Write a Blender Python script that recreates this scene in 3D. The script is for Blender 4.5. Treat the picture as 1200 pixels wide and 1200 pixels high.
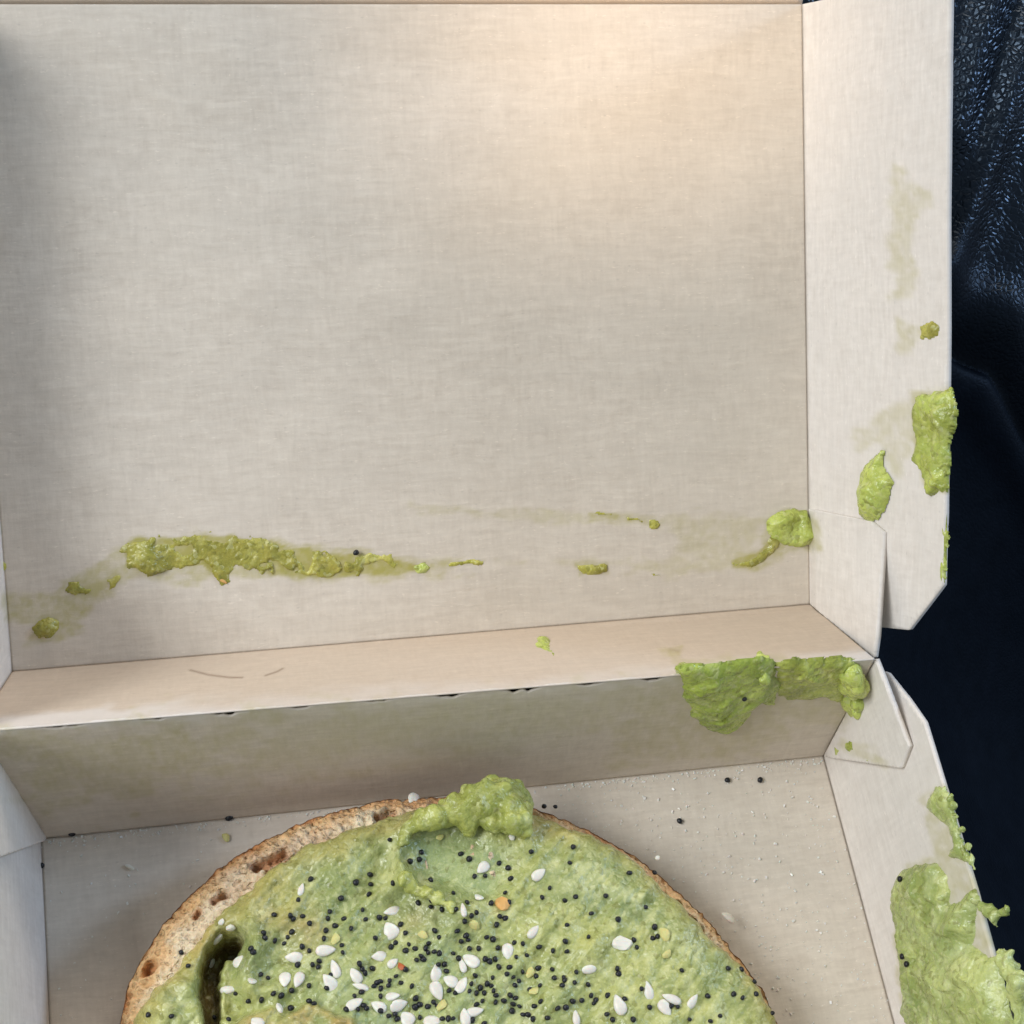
import bpy, bmesh, math, random
import numpy as np
from mathutils import Vector, Matrix

random.seed(7)
for o in list(bpy.data.objects):
    bpy.data.objects.remove(o)
scene = bpy.context.scene
COL = scene.collection

# ------------------------------------------------------------------ camera
CAM_R = np.array([[0.9756219725, 0.0671095611, -0.2089451448],
                  [-0.1652206789, 0.8512630461, -0.4980495493],
                  [0.1444433938, 0.5204301424, 0.8415988194]])
CAM_C = np.array([-0.0410448040, -0.0884864893, 0.2439836326])
FPX = 1753.78                      # focal length for a 1200 px wide picture
cam_d = bpy.data.cameras.new('camera')
cam_d.sensor_width = 36.0
cam_d.lens = FPX / 1200.0 * 36.0
cam_d.clip_start = 0.01
cam_d.clip_end = 20.0
cam = bpy.data.objects.new('camera', cam_d)
M4 = Matrix.Identity(4)
for i in range(3):
    for j in range(3):
        M4[i][j] = CAM_R[i, j]
    M4[i][3] = CAM_C[i]
cam.matrix_world = M4
COL.objects.link(cam)
scene.camera = cam

# ------------------------------------------------------------------ world and lamps
world = bpy.data.worlds.new('World')
scene.world = world
world.use_nodes = True
bg = world.node_tree.nodes['Background']
bg.inputs[0].default_value = (0.80, 0.89, 1.0, 1)
bg.inputs[1].default_value = 0.36


def area(name, loc, target, size, power, color, sizey=None, spread=None):
    d = bpy.data.lights.new(name, 'AREA')
    d.energy = power
    d.color = color
    d.size = size
    if spread:
        d.spread = math.radians(spread)
    if sizey:
        d.shape = 'RECTANGLE'
        d.size_y = sizey
    o = bpy.data.objects.new(name, d)
    o.location = loc
    o.rotation_euler = (Vector(target) - Vector(loc)).to_track_quat('-Z', 'Y').to_euler()
    COL.objects.link(o)
    return o


area('side_window_light', (-0.95, -0.04, 1.00), (0, 0.02, 0.02), 0.7, 17.0, (0.94, 0.97, 1.0), 0.5)
area('windscreen_light', (0.35, 0.95, 1.05), (0, 0.02, 0.02), 0.9, 8.0, (1.0, 0.89, 0.78), 0.4)
area('leather_glint_light', (1.05, 0.13, 0.62), (0.15, 0.15, 0.10), 0.22, 5.5, (0.48, 0.68, 1.0), 0.22)  # added lamp, aimed so the leather folds catch bluish highlights
sp = bpy.data.lights.new('sun_patch_lamp', 'SPOT')
sp.energy = 38.0
sp.color = (1.0, 0.74, 0.50)
sp.spot_size = math.radians(4.6)
sp.spot_blend = 1.0
sp.shadow_soft_size = 0.03
spo = bpy.data.objects.new('sun_patch_lamp', sp)
spo.location = (0.030 - 0.42, 0.100 - 0.43, 0.074 + 0.52)
spo.rotation_euler = (Vector((0.033, 0.1055, 0.0785)) - Vector(spo.location)).to_track_quat('-Z', 'Y').to_euler()
COL.objects.link(spo)

scene.view_settings.view_transform = 'Standard'
scene.view_settings.look = 'None'
scene.view_settings.exposure = 0.0
scene.view_settings.gamma = 1.0
scene.view_settings.use_curve_mapping = False
scene.render.engine = 'CYCLES'
scene.cycles.use_denoising = True
scene.cycles.use_adaptive_sampling = True
scene.cycles.adaptive_threshold = 0.025
scene.cycles.max_bounces = 6


# ------------------------------------------------------------------ maths helpers
def ray(px, py):
    return CAM_R @ np.array([(px - 600) / FPX, -(py - 600) / FPX, -1.0])


def hit(px, py, P0, N):
    d = ray(px, py)
    t = np.dot(np.asarray(P0) - CAM_C, N) / np.dot(d, N)
    return CAM_C + t * d


def project(P):
    q = (np.asarray(P) - CAM_C) @ CAM_R
    return 600 + FPX * q[..., 0] / -q[..., 2], 600 - FPX * q[..., 1] / -q[..., 2]


def unit(v):
    v = np.asarray(v, float)
    return v / np.linalg.norm(v)


def hsh(ix, iy, seed):
    n = (ix.astype(np.int64) * 374761393 + iy.astype(np.int64) * 668265263 + seed * 982451653) & 0xffffffff
    n = ((n ^ (n >> 13)) * 1274126177) & 0xffffffff
    n = (n ^ (n >> 16)) & 0xffffffff
    return n / 4294967295.0


def vnoise(x, y, seed=0):
    ix, iy = np.floor(x), np.floor(y)
    fx, fy = x - ix, y - iy
    fx = fx * fx * fx * (fx * (fx * 6 - 15) + 10)
    fy = fy * fy * fy * (fy * (fy * 6 - 15) + 10)
    a, b = hsh(ix, iy, seed), hsh(ix + 1, iy, seed)
    c, d = hsh(ix, iy + 1, seed), hsh(ix + 1, iy + 1, seed)
    return (a + (b - a) * fx) * (1 - fy) + (c + (d - c) * fx) * fy


def fbm(x, y, scale, octv=4, seed=0, gain=0.5):
    """-1..1; scale = size of the largest lumps in metres"""
    s, amp, tot = 0, 1.0, 0
    x, y = x / scale, y / scale
    for o in range(octv):
        c, sn = math.cos(o * 0.7 + 0.3), math.sin(o * 0.7 + 0.3)
        s = s + amp * (vnoise(c * x - sn * y + 17.3 * o, sn * x + c * y - 9.1 * o, seed + o * 13) * 2 - 1)
        tot += amp
        amp *= gain
        x, y = x * 2.03, y * 2.03
    return s / tot * 1.5


def worley(x, y, scale, seed=0):
    x, y = x / scale, y / scale
    ix, iy = np.floor(x), np.floor(y)
    best = np.full(np.shape(x), 9.0)
    for dx in (-1, 0, 1):
        for dy in (-1, 0, 1):
            cx, cy = ix + dx, iy + dy
            px, py = cx + hsh(cx, cy, seed), cy + hsh(cx, cy, seed + 77)
            best = np.minimum(best, (x - px) ** 2 + (y - py) ** 2)
    return np.sqrt(best)


def seg_dist(x, y, pts):
    best = np.full(np.shape(x), 1e9)
    for (ax, ay), (bx, by) in zip(pts[:-1], pts[1:]):
        dx, dy = bx - ax, by - ay
        t = np.clip(((x - ax) * dx + (y - ay) * dy) / (dx * dx + dy * dy + 1e-18), 0, 1)
        best = np.minimum(best, np.hypot(x - ax - t * dx, y - ay - t * dy))
    return best


def poly_sd(x, y, pts):
    """signed distance, positive inside"""
    d = seg_dist(x, y, list(pts) + [pts[0]])
    inside = np.zeros(np.shape(x), bool)
    n = len(pts)
    for i in range(n):
        (ax, ay), (bx, by) = pts[i], pts[(i + 1) % n]
        c = (ay > y) != (by > y)
        xi = (bx - ax) * (y - ay) / ((by - ay) if by != ay else 1e-12) + ax
        inside ^= c & (x < xi)
    return np.where(inside, d, -d)


def smooth(a, b, x):
    t = np.clip((x - a) / (b - a), 0, 1)
    return t * t * (3 - 2 * t)


# ------------------------------------------------------------------ object helpers
def empty(name, loc, label=None, cat=None, group=None):
    o = bpy.data.objects.new(name, None)
    o.empty_display_size = 0.01
    o.location = loc
    COL.objects.link(o)
    tag(o, label, cat, group)
    return o


def tag(o, label=None, cat=None, group=None, kind=None):
    for k, v in (('label', label), ('category', cat), ('group', group), ('kind', kind)):
        if v:
            o[k] = v
    return o


def mesh_obj(name, verts, faces, mat, parent=None, attrs=None, smooth_shade=True, flat=False):
    me = bpy.data.meshes.new(name)
    me.from_pydata([tuple(v) for v in np.asarray(verts).tolist()], [], faces)
    if smooth_shade and not flat:
        me.polygons.foreach_set('use_smooth', np.ones(len(me.polygons), bool))
    me.materials.append(mat)
    put_attrs(me, attrs)
    me.update()
    o = bpy.data.objects.new(name, me)
    COL.objects.link(o)
    if parent:
        o.parent = parent
        o.location = -Vector(parent.location)
    return o


def put_attrs(me, attrs):
    for k, v in (attrs or {}).items():
        v = np.asarray(v, np.float32)
        if v.ndim == 1:
            a = me.attributes.new(k, 'FLOAT', 'POINT')
            a.data.foreach_set('value', v)
        elif v.shape[1] == 3:
            a = me.attributes.new(k, 'FLOAT_VECTOR', 'POINT')
            a.data.foreach_set('vector', v.ravel())


def grid_faces(nu, nv, keep=None):
    idx = np.arange(nu * nv).reshape(nv, nu)
    q = np.stack([idx[:-1, :-1], idx[:-1, 1:], idx[1:, 1:], idx[1:, :-1]], -1).reshape(-1, 4)
    if keep is not None:
        q = q[keep.reshape(-1)[q].any(1)]
    return q


def compact(verts, quads, attrs=None):
    used = np.unique(quads)
    remap = np.full(len(verts), -1)
    remap[used] = np.arange(len(used))
    return verts[used], remap[quads].tolist(), {k: v[used] for k, v in (attrs or {}).items()}


# ------------------------------------------------------------------ materials
def new_mat(name):
    m = bpy.data.materials.new(name)
    m.use_nodes = True
    nt = m.node_tree
    return m, nt, nt.nodes['Principled BSDF']


def N(nt, typ, **kw):
    n = nt.nodes.new(typ)
    for k, v in kw.items():
        setattr(n, k, v)
    return n


def noise(nt, vec, scale, detail=4.0, rough=0.55):
    n = N(nt, 'ShaderNodeTexNoise')
    n.inputs['Scale'].default_value = scale
    n.inputs['Detail'].default_value = detail
    n.inputs['Roughness'].default_value = rough
    if vec is not None:
        nt.links.new(vec, n.inputs['Vector'])
    return n.outputs['Fac']


def mapped(nt, vec, sc):
    n = N(nt, 'ShaderNodeMapping')
    n.inputs['Scale'].default_value = sc
    nt.links.new(vec, n.inputs['Vector'])
    return n.outputs['Vector']


def math_n(nt, op, a, b=None, clamp=False):
    n = N(nt, 'ShaderNodeMath', operation=op)
    n.use_clamp = clamp
    for i, v in enumerate((a, b)):
        if v is None:
            continue
        if isinstance(v, (int, float)):
            n.inputs[i].default_value = v
        else:
            nt.links.new(v, n.inputs[i])
    return n.outputs[0]


def mrange(nt, v, a, b, c=0.0, d=1.0):
    n = N(nt, 'ShaderNodeMapRange')
    n.inputs['From Min'].default_value = a
    n.inputs['From Max'].default_value = b
    n.inputs['To Min'].default_value = c
    n.inputs['To Max'].default_value = d
    nt.links.new(v, n.inputs['Value'])
    return n.outputs[0]


def mix(nt, fac, a, b, blend='MIX'):
    n = N(nt, 'ShaderNodeMix', data_type='RGBA', blend_type=blend)
    for key, v in ((0, fac), (6, a), (7, b)):
        if isinstance(v, (int, float)):
            n.inputs[key].default_value = v
        elif isinstance(v, tuple):
            n.inputs[key].default_value = v if len(v) == 4 else (*v, 1)
        else:
            nt.links.new(v, n.inputs[key])
    return n.outputs[2]


def attr(nt, name):
    return N(nt, 'ShaderNodeAttribute', attribute_name=name)


def bump(nt, bsdf, h, strength, dist):
    b = N(nt, 'ShaderNodeBump')
    b.inputs['Strength'].default_value = strength
    b.inputs['Distance'].default_value = dist
    nt.links.new(h, b.inputs['Height'])
    nt.links.new(b.outputs[0], bsdf.inputs['Normal'])
    return b


def srgb(r, g, b):
    f = lambda c: c / 255 / 12.92 if c / 255 <= 0.04045 else ((c / 255 + 0.055) / 1.055) ** 2.4
    return (f(r), f(g), f(b))


def cardboard_material(name, base, dark, weave=1.0):
    m, nt, bs = new_mat(name)
    uv = attr(nt, 'sheet').outputs['Vector']
    mk = attr(nt, 'marks').outputs['Vector']
    sep = N(nt, 'ShaderNodeSeparateXYZ')
    nt.links.new(mk, sep.inputs[0])
    wv = N(nt, 'ShaderNodeTexNoise')
    wv.inputs['Scale'].default_value = 110
    nt.links.new(uv, wv.inputs['Vector'])
    wa = N(nt, 'ShaderNodeVectorMath', operation='MULTIPLY_ADD')
    nt.links.new(wv.outputs['Color'], wa.inputs[0])
    wa.inputs[1].default_value = (0.0016, 0.0016, 0)
    nt.links.new(uv, wa.inputs[2])
    uv = wa.outputs[0]
    mott = noise(nt, mapped(nt, uv, (420, 560, 1)), 1.0, 5, 0.65)
    hs = noise(nt, mapped(nt, uv, (190, 1500, 1)), 1.0, 3)       # fibres lying across
    vs = noise(nt, mapped(nt, uv, (1400, 240, 1)), 1.0, 3)       # fibres lying along
    cloud = noise(nt, mapped(nt, uv, (1, 1, 1)), 45.0, 5)
    speck = noise(nt, mapped(nt, uv, (900, 2600, 1)), 1.0, 2)
    fl1 = N(nt, 'ShaderNodeTexVoronoi')
    fl1.inputs['Scale'].default_value = 1.0
    nt.links.new(mapped(nt, uv, (330, 620, 1)), fl1.inputs['Vector'])
    w = math_n(nt, 'ADD', math_n(nt, 'MULTIPLY', hs, 0.36), math_n(nt, 'MULTIPLY', vs, 0.26))
    w = math_n(nt, 'ADD', w, math_n(nt, 'MULTIPLY', mott, 0.38))
    w = mrange(nt, w, 0.36, 0.64)
    c = mix(nt, math_n(nt, 'MULTIPLY', w, 1.0), dark, base)
    band = noise(nt, mapped(nt, uv, (36, 620, 1)), 1.0, 3)
    c = mix(nt, mrange(nt, band, 0.42, 0.7, 0.0, 0.35), c, tuple(x * 0.84 for x in base))
    c = mix(nt, mrange(nt, cloud, 0.3, 0.7, 0.0, 0.35), c, tuple(x * 0.86 for x in base))
    # short dark and pale fibres
    c = mix(nt, mrange(nt, fl1.outputs['Distance'], 0.11, 0.04, 0.0, 0.30), c, tuple(x * 0.55 for x in base))
    c = mix(nt, mrange(nt, speck, 0.66, 0.74, 0.0, 0.35), c, tuple(min(1, x * 1.25) for x in base))
    # wear (bare pale board), grease stains and olive tints, scratches
    c = mix(nt, math_n(nt, 'MULTIPLY', sep.outputs['Y'], 1.0, True), c, srgb(222, 218, 214))
    c = mix(nt, math_n(nt, 'MULTIPLY', sep.outputs['X'], 1.0, True), c, srgb(164, 156, 78))
    c = mix(nt, math_n(nt, 'MULTIPLY', sep.outputs['Z'], 1.0, True), c, srgb(120, 96, 76))
    nt.links.new(c, bs.inputs['Base Color'])
    bs.inputs['Roughness'].default_value = 0.68
    bs.inputs['Specular IOR Level'].default_value = 0.28
    h = math_n(nt, 'ADD', w, math_n(nt, 'MULTIPLY', cloud, 0.8))
    bump(nt, bs, h, 0.36 * weave, 0.00010)
    return m


BOARD = cardboard_material('cardboard_liner', srgb(217, 206, 190), srgb(195, 183, 167))
BOARD_BACK = cardboard_material('cardboard_tan', srgb(205, 188, 168), srgb(190, 172, 152), 0.6)  # tanner tone with a smoother weave, for hinge strip and lid front
BOARD_LIT_WALL = cardboard_material('cardboard_liner_lit', srgb(226, 219, 210), srgb(206, 198, 188), 0.6)  # same board, whitened to carry the bright light on the side walls


def avocado_material(name, sss=0.30, rough=0.22):
    m, nt, bs = new_mat(name)
    ob = N(nt, 'ShaderNodeTexCoord').outputs['Object']
    col = attr(nt, 'flesh').outputs['Color']
    n1 = noise(nt, ob, 420, 6, 0.65)
    n2 = noise(nt, ob, 1500, 3, 0.6)
    n3 = noise(nt, ob, 150, 3)
    wob = N(nt, 'ShaderNodeTexNoise')
    wob.inputs['Scale'].default_value = 700
    nt.links.new(ob, wob.inputs['Vector'])
    mx = N(nt, 'ShaderNodeVectorMath', operation='MULTIPLY_ADD')
    nt.links.new(wob.outputs['Color'], mx.inputs[0])
    mx.inputs[1].default_value = (0.0012, 0.0012, 0.0012)
    nt.links.new(ob, mx.inputs[2])

    def cells(scale):
        v = N(nt, 'ShaderNodeTexVoronoi')
        v.inputs['Scale'].default_value = scale
        nt.links.new(mx.outputs[0], v.inputs['Vector'])
        sep = N(nt, 'ShaderNodeSeparateColor')
        nt.links.new(v.outputs['Color'], sep.inputs[0])
        return v.outputs['Distance'], sep.outputs[0], sep.outputs[1]
    d1, r1, q1 = cells(1500)
    d2, r2, q2 = cells(620)
    c = mix(nt, mrange(nt, n1, 0.32, 0.68), mix(nt, 1.0, col, (0.80, 0.84, 0.74), 'MULTIPLY'), mix(nt, 1.0, col, (1.22, 1.18, 1.16), 'MULTIPLY'))
    c = mix(nt, mrange(nt, n3, 0.42, 0.66, 0.0, 0.45), c, mix(nt, 1.0, col, (0.80, 0.88, 0.94), 'MULTIPLY'))
    c = mix(nt, mrange(nt, r2, 0.72, 0.9, 0.0, 0.30), c, mix(nt, 1.0, col, (1.30, 1.24, 1.2), 'MULTIPLY'))
    c = mix(nt, mrange(nt, r1, 0.82, 0.94, 0.0, 0.36), c, srgb(208, 208, 156))
    c = mix(nt, mrange(nt, q1, 0.86, 0.95, 0.0, 0.45), c, srgb(112, 112, 46))
    nt.links.new(c, bs.inputs['Base Color'])
    nt.links.new(mrange(nt, n1, 0.3, 0.7, rough - 0.10, rough + 0.18), bs.inputs['Roughness'])
    bs.inputs['Specular IOR Level'].default_value = 0.5
    bs.inputs['Subsurface Weight'].default_value = sss
    bs.inputs['Subsurface Radius'].default_value = (1.0, 0.95, 0.4)
    bs.inputs['Subsurface Scale'].default_value = 0.0010
    h = math_n(nt, 'ADD', n1, math_n(nt, 'MULTIPLY', n2, 0.35))
    h = math_n(nt, 'SUBTRACT', h, math_n(nt, 'MULTIPLY', d1, 0.55))
    h = math_n(nt, 'SUBTRACT', h, math_n(nt, 'MULTIPLY', d2, 0.35))
    bump(nt, bs, h, 0.42, 0.0006)
    return m


AVO = avocado_material('avocado_mash')


def bread_material(name, crust=False):
    m, nt, bs = new_mat(name)
    ob = N(nt, 'ShaderNodeTexCoord').outputs['Object']
    col = attr(nt, 'flesh').outputs['Color']
    n1 = noise(nt, ob, 900, 6, 0.7)
    n2 = noise(nt, ob, 260, 4)
    n3 = noise(nt, mapped(nt, ob, (1, 1, 0.4)), 2300, 3, 0.6)
    v = N(nt, 'ShaderNodeTexVoronoi', feature='SMOOTH_F1')
    v.inputs['Scale'].default_value = 1050
    wob = N(nt, 'ShaderNodeTexNoise')
    wob.inputs['Scale'].default_value = 800
    nt.links.new(ob, wob.inputs['Vector'])
    mx = N(nt, 'ShaderNodeVectorMath', operation='MULTIPLY_ADD')
    nt.links.new(wob.outputs['Color'], mx.inputs[0])
    mx.inputs[1].default_value = (0.0016, 0.0016, 0.0016)
    nt.links.new(ob, mx.inputs[2])
    nt.links.new(mx.outputs[0], v.inputs['Vector'])
    pore = mrange(nt, v.outputs['Distance'], 0.40, 0.16)
    c = mix(nt, mrange(nt, n1, 0.35, 0.68), mix(nt, 1.0, col, (0.80, 0.74, 0.64), 'MULTIPLY'), mix(nt, 1.0, col, (1.25, 1.24, 1.22), 'MULTIPLY'))
    c = mix(nt, mrange(nt, n2, 0.48, 0.72, 0.0, 0.5), c, mix(nt, 1.0, col, (0.95, 0.76, 0.54), 'MULTIPLY'))
    c = mix(nt, math_n(nt, 'MULTIPLY', pore, 0.12 if crust else 0.28), c, mix(nt, 1.0, col, (0.62, 0.48, 0.34), 'MULTIPLY'))
    nt.links.new(c, bs.inputs['Base Color'])
    bs.inputs['Roughness'].default_value = 0.5 if crust else 0.62
    bs.inputs['Specular IOR Level'].default_value = 0.35
    bs.inputs['Subsurface Weight'].default_value = 0.1
    bs.inputs['Subsurface Scale'].default_value = 0.0008
    h = math_n(nt, 'ADD', n1, math_n(nt, 'MULTIPLY', n3, 0.5))
    h = math_n(nt, 'SUBTRACT', h, math_n(nt, 'MULTIPLY', pore, 0.2 if crust else 0.9))
    bump(nt, bs, h, 0.9, 0.0007)
    return m


CRUMB = bread_material('bread_crumb')
CRUST = bread_material('bread_crust', True)


def plain(name, col, rough, spec=0.5, sss=0.0, var=0.12, scale=900, coat=0.0):
    m, nt, bs = new_mat(name)
    ob = N(nt, 'ShaderNodeTexCoord').outputs['Object']
    oi = N(nt, 'ShaderNodeObjectInfo').outputs['Random']
    n1 = noise(nt, ob, scale, 3)
    c = mix(nt, mrange(nt, n1, 0.3, 0.7), tuple(x * (1 - var) for x in col), tuple(min(1, x * (1 + var)) for x in col))
    c = mix(nt, mrange(nt, oi, 0, 1, 0.0, 0.35), c, tuple(x * 0.8 for x in col))
    nt.links.new(c, bs.inputs['Base Color'])
    bs.inputs['Roughness'].default_value = rough
    bs.inputs['Specular IOR Level'].default_value = spec
    bs.inputs['Coat Weight'].default_value = coat
    if sss:
        bs.inputs['Subsurface Weight'].default_value = sss
        bs.inputs['Subsurface Scale'].default_value = 0.0008
    bump(nt, bs, n1, 0.4, 0.0001)
    return m


POPPY = plain('poppy_seed_black', (0.008, 0.009, 0.012), 0.42, 0.45, scale=3500)
SESAME = plain('sesame_seed_white', srgb(222, 217, 204), 0.4, 0.45, 0.2)
FLAKE = plain('onion_flake_pale', srgb(226, 222, 208), 0.45, 0.4, 0.2)
FLAKE_Y = plain('garlic_flake_yellow', srgb(204, 198, 128), 0.45, 0.4, 0.2)
FLAKE_O = plain('toasted_flake_orange', srgb(214, 166, 100), 0.5, 0.4, 0.1)
FLAKE_R = plain('red_flake', srgb(178, 92, 48), 0.5, 0.4)
SALT = plain('salt_crumb', srgb(232, 228, 220), 0.35, 0.5, 0.2)


def leather_material():
    m, nt, bs = new_mat('dark_leather')
    ob = N(nt, 'ShaderNodeTexCoord').outputs['Object']
    v = N(nt, 'ShaderNodeTexVoronoi', feature='DISTANCE_TO_EDGE')
    v.inputs['Scale'].default_value = 900
    wob = N(nt, 'ShaderNodeTexNoise')
    wob.inputs['Scale'].default_value = 300
    nt.links.new(ob, wob.inputs['Vector'])
    mx = N(nt, 'ShaderNodeVectorMath', operation='MULTIPLY_ADD')
    nt.links.new(wob.outputs['Color'], mx.inputs[0])
    mx.inputs[1].default_value = (0.002, 0.002, 0.002)
    nt.links.new(ob, mx.inputs[2])
    nt.links.new(mx.outputs[0], v.inputs['Vector'])
    n1 = noise(nt, ob, 240, 4)
    c = mix(nt, mrange(nt, n1, 0.3, 0.7), (0.0022, 0.0038, 0.0068), (0.0036, 0.006, 0.0105))
    nt.links.new(c, bs.inputs['Base Color'])
    gr = attr(nt, 'grain').outputs['Fac']
    nt.links.new(mrange(nt, gr, 0, 1, 0.55, 0.31), bs.inputs['Roughness'])
    nt.links.new(mrange(nt, gr, 0, 1, 0.05, 0.45), bs.inputs['Specular IOR Level'])
    bs.inputs['Specular Tint'].default_value = (0.55, 0.75, 1.0, 1)
    h = math_n(nt, 'ADD', mrange(nt, v.outputs['Distance'], 0.0, 0.25), math_n(nt, 'MULTIPLY', n1, 0.5))
    b_ = bump(nt, bs, h, 0.45, 0.00035)
    nt.links.new(mrange(nt, gr, 0, 1, 0.16, 0.45), b_.inputs['Strength'])
    return m


LEATHER = leather_material()

# ------------------------------------------------------------------ box geometry
WALL = 0.0326
BL = hit(48, 983, (0, 0, 0), (0, 0, 1))
BR = hit(965, 886, (0, 0, 0), (0, 0, 1))
_l2 = hit(66, 1195, (0, 0, 0), (0, 0, 1))
_r2 = hit(1048, 1200, (0, 0, 0), (0, 0, 1))
DEPTH = 0.112
FL = BL + (_l2 - BL) * (DEPTH / np.linalg.norm(_l2 - BL)) * np.array([0.5, 1, 1])
FR = BR + (_r2 - BR) * (DEPTH / np.linalg.norm(_r2 - BR))
HL = np.array([-0.0736, 0.0043, 0.0360])
HR = hit(1025, 772, (0, 0.0043, 0), (0, 1, 0))
GAM = 0.6819
LD = np.array([0, math.cos(GAM), math.sin(GAM)])
LN = np.array([0, -math.sin(GAM), math.cos(GAM)])
LP0 = np.array([0, 0.0246, 0.0126])
LL = hit(14, 787, LP0, LN)
LR = hit(949, 708, LP0, LN)
LL2 = hit(-46, 5, LP0, LN)
LR2 = hit(940, 5, LP0, LN)

# plane frames: origin, u, v, inward normal
EDGE_R = unit(FR - BR)
TWR = unit(np.array([0.0034, 0, 0.0321]))
TWR = unit(TWR - EDGE_R * np.dot(TWR, EDGE_R))
TRAY_WALL_R = dict(P=BR, U=EDGE_R, V=TWR, N=unit(np.cross(EDGE_R, TWR)))
if TRAY_WALL_R['N'][0] > 0:
    TRAY_WALL_R['N'] = -TRAY_WALL_R['N']
FLOOR = dict(P=np.zeros(3), U=np.array([1., 0, 0]), V=np.array([0, 1., 0]), N=np.array([0, 0, 1.]))
LID = dict(P=LP0, U=np.array([1., 0, 0]), V=LD, N=LN)
E_LR = unit(LR2 - LR)
V_LR = unit(math.sin(0.24) * np.array([1., 0, 0]) + math.cos(0.24) * LN)
V_LR = unit(V_LR - E_LR * np.dot(V_LR, E_LR))
LID_WALL_R = dict(P=LR, U=E_LR, V=V_LR, N=unit(np.cross(V_LR, E_LR)))
if LID_WALL_R['N'][0] > 0:
    LID_WALL_R['N'] = -LID_WALL_R['N']
E_B = unit(BR - BL)
V_B = unit(0.5 * (HL + HR) - 0.5 * (BL + BR))
V_B = unit(V_B - E_B * np.dot(V_B, E_B))
BACK = dict(P=BR, U=E_B, V=unit((HR - BR) - E_B * np.dot(HR - BR, E_B)), N=None)
BACK['N'] = unit(np.cross(BACK['U'], BACK['V']))
if BACK['N'][1] > 0:
    BACK['N'] = -BACK['N']
STRIP = dict(P=LR, U=unit(LR - LL), V=None, N=None)
STRIP['V'] = unit((HR - LR) - STRIP['U'] * np.dot(HR - LR, STRIP['U']))
STRIP['N'] = unit(np.cross(STRIP['U'], STRIP['V']))
if STRIP['N'][2] < 0:
    STRIP['N'] = -STRIP['N']


def to2(fr, P):
    d = np.asarray(P) - fr['P']
    return np.array([d @ fr['U'], d @ fr['V']]).T


def px2(fr, px, py):
    return tuple(to2(fr, hit(px, py, fr['P'], fr['N'])))


def at(fr, u, v, h=0.0):
    u, v, h = (np.asarray(a, float)[..., None] for a in (u, v, h))
    return fr['P'] + u * fr['U'] + v * fr['V'] + h * fr['N']


# stains, olive tints, worn places and scratches lie on the board; placed on the sheets once, as masks
STAIN_TINTS = [  # (polygon in picture coordinates of the photograph's view, softness px, strength)
    ([(1048, 195), (1060, 200), (1075, 222), (1094, 226), (1090, 236), (1074, 250), (1070, 285), (1078, 320), (1068, 345), (1044, 352), (1044, 300), (1040, 250)], 12, 0.34),
    ([(1050, 372), (1075, 380), (1098, 383), (1080, 396), (1068, 412), (1052, 415)], 9, 0.4),
    ([(998, 505), (1040, 480), (1070, 470), (1075, 530), (1050, 560), (1035, 545), (1028, 520), (1005, 525)], 12, 0.32),
    ([(1068, 460), (1112, 455), (1112, 580), (1085, 570), (1068, 520)], 8, 0.6),
    ([(0, 690), (60, 690), (110, 655), (160, 628), (240, 622), (330, 634), (420, 642), (500, 655), (560, 655), (560, 664), (500, 678), (380, 682), (300, 675), (240, 685), (160, 680), (110, 705), (100, 735), (70, 755), (30, 755), (38, 735), (0, 722)], 12, 0.45),
    ([(480, 594), (560, 596), (640, 600), (700, 598), (760, 606), (830, 600), (900, 605), (880, 640), (860, 672), (780, 678), (680, 662), (560, 662), (660, 655), (800, 650), (780, 620), (680, 612), (560, 604)], 14, 0.26),
    ([(850, 655), (890, 640), (900, 605), (925, 596), (960, 610), (962, 640), (925, 648), (895, 668), (860, 672)], 9, 0.5),
    ([(690, 598), (770, 605), (778, 620), (740, 618), (690, 610)], 7, 0.4),
    ([(782, 765), (800, 772), (900, 765), (960, 772), (900, 795), (800, 795)], 9, 0.3),
    ([(800, 790), (1000, 780), (990, 850), (900, 860), (880, 880), (700, 900), (720, 850)], 30, 0.30),  # this and the next two: broad soft olive tint over the back wall
    ([(0, 860), (330, 835), (320, 880), (220, 930), (60, 950), (20, 920)], 40, 0.30),
    ([(320, 840), (800, 795), (740, 850), (600, 880), (420, 900), (250, 930)], 40, 0.20),
    ([(985, 865), (1030, 880), (1040, 900), (990, 890)], 8, 0.35),
    ([(1080, 935), (1110, 915), (1130, 990), (1145, 1060), (1150, 1110), (1110, 1060)], 8, 0.4),
    ([(1160, 1060), (1130, 1000), (1060, 1010), (1045, 1100), (1060, 1210), (1210, 1210)], 5, 0.45),
    ([(770, 760), (800, 756), (798, 772), (775, 770)], 6, 0.3),
]
STAIN_TINTS += [([(143, 640), (160, 631), (205, 627), (270, 626), (300, 632), (345, 642), (400, 648), (440, 650), (480, 658), (500, 664), (500, 672), (460, 674), (400, 678), (350, 676), (320, 674), (300, 665), (275, 662), (264, 676), (250, 676), (238, 662), (205, 666), (180, 672), (146, 666)], 5, 0.85),
           ([(84, 694), (100, 684), (140, 668), (145, 678), (110, 700), (88, 702)], 6, 0.6), ([(40, 724), (70, 712), (100, 700), (108, 712), (76, 742)], 7, 0.55), ([(500, 660), (570, 655), (570, 660), (500, 667)], 3, 0.5),
           ([(855, 656), (885, 648), (900, 632), (916, 632), (910, 646), (880, 667), (856, 668)], 4, 0.8), ([(684, 599), (720, 601), (760, 608), (752, 614), (690, 606)], 3, 0.55), ([(672, 658), (716, 658), (716, 674), (678, 676)], 4, 0.5)]
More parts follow.
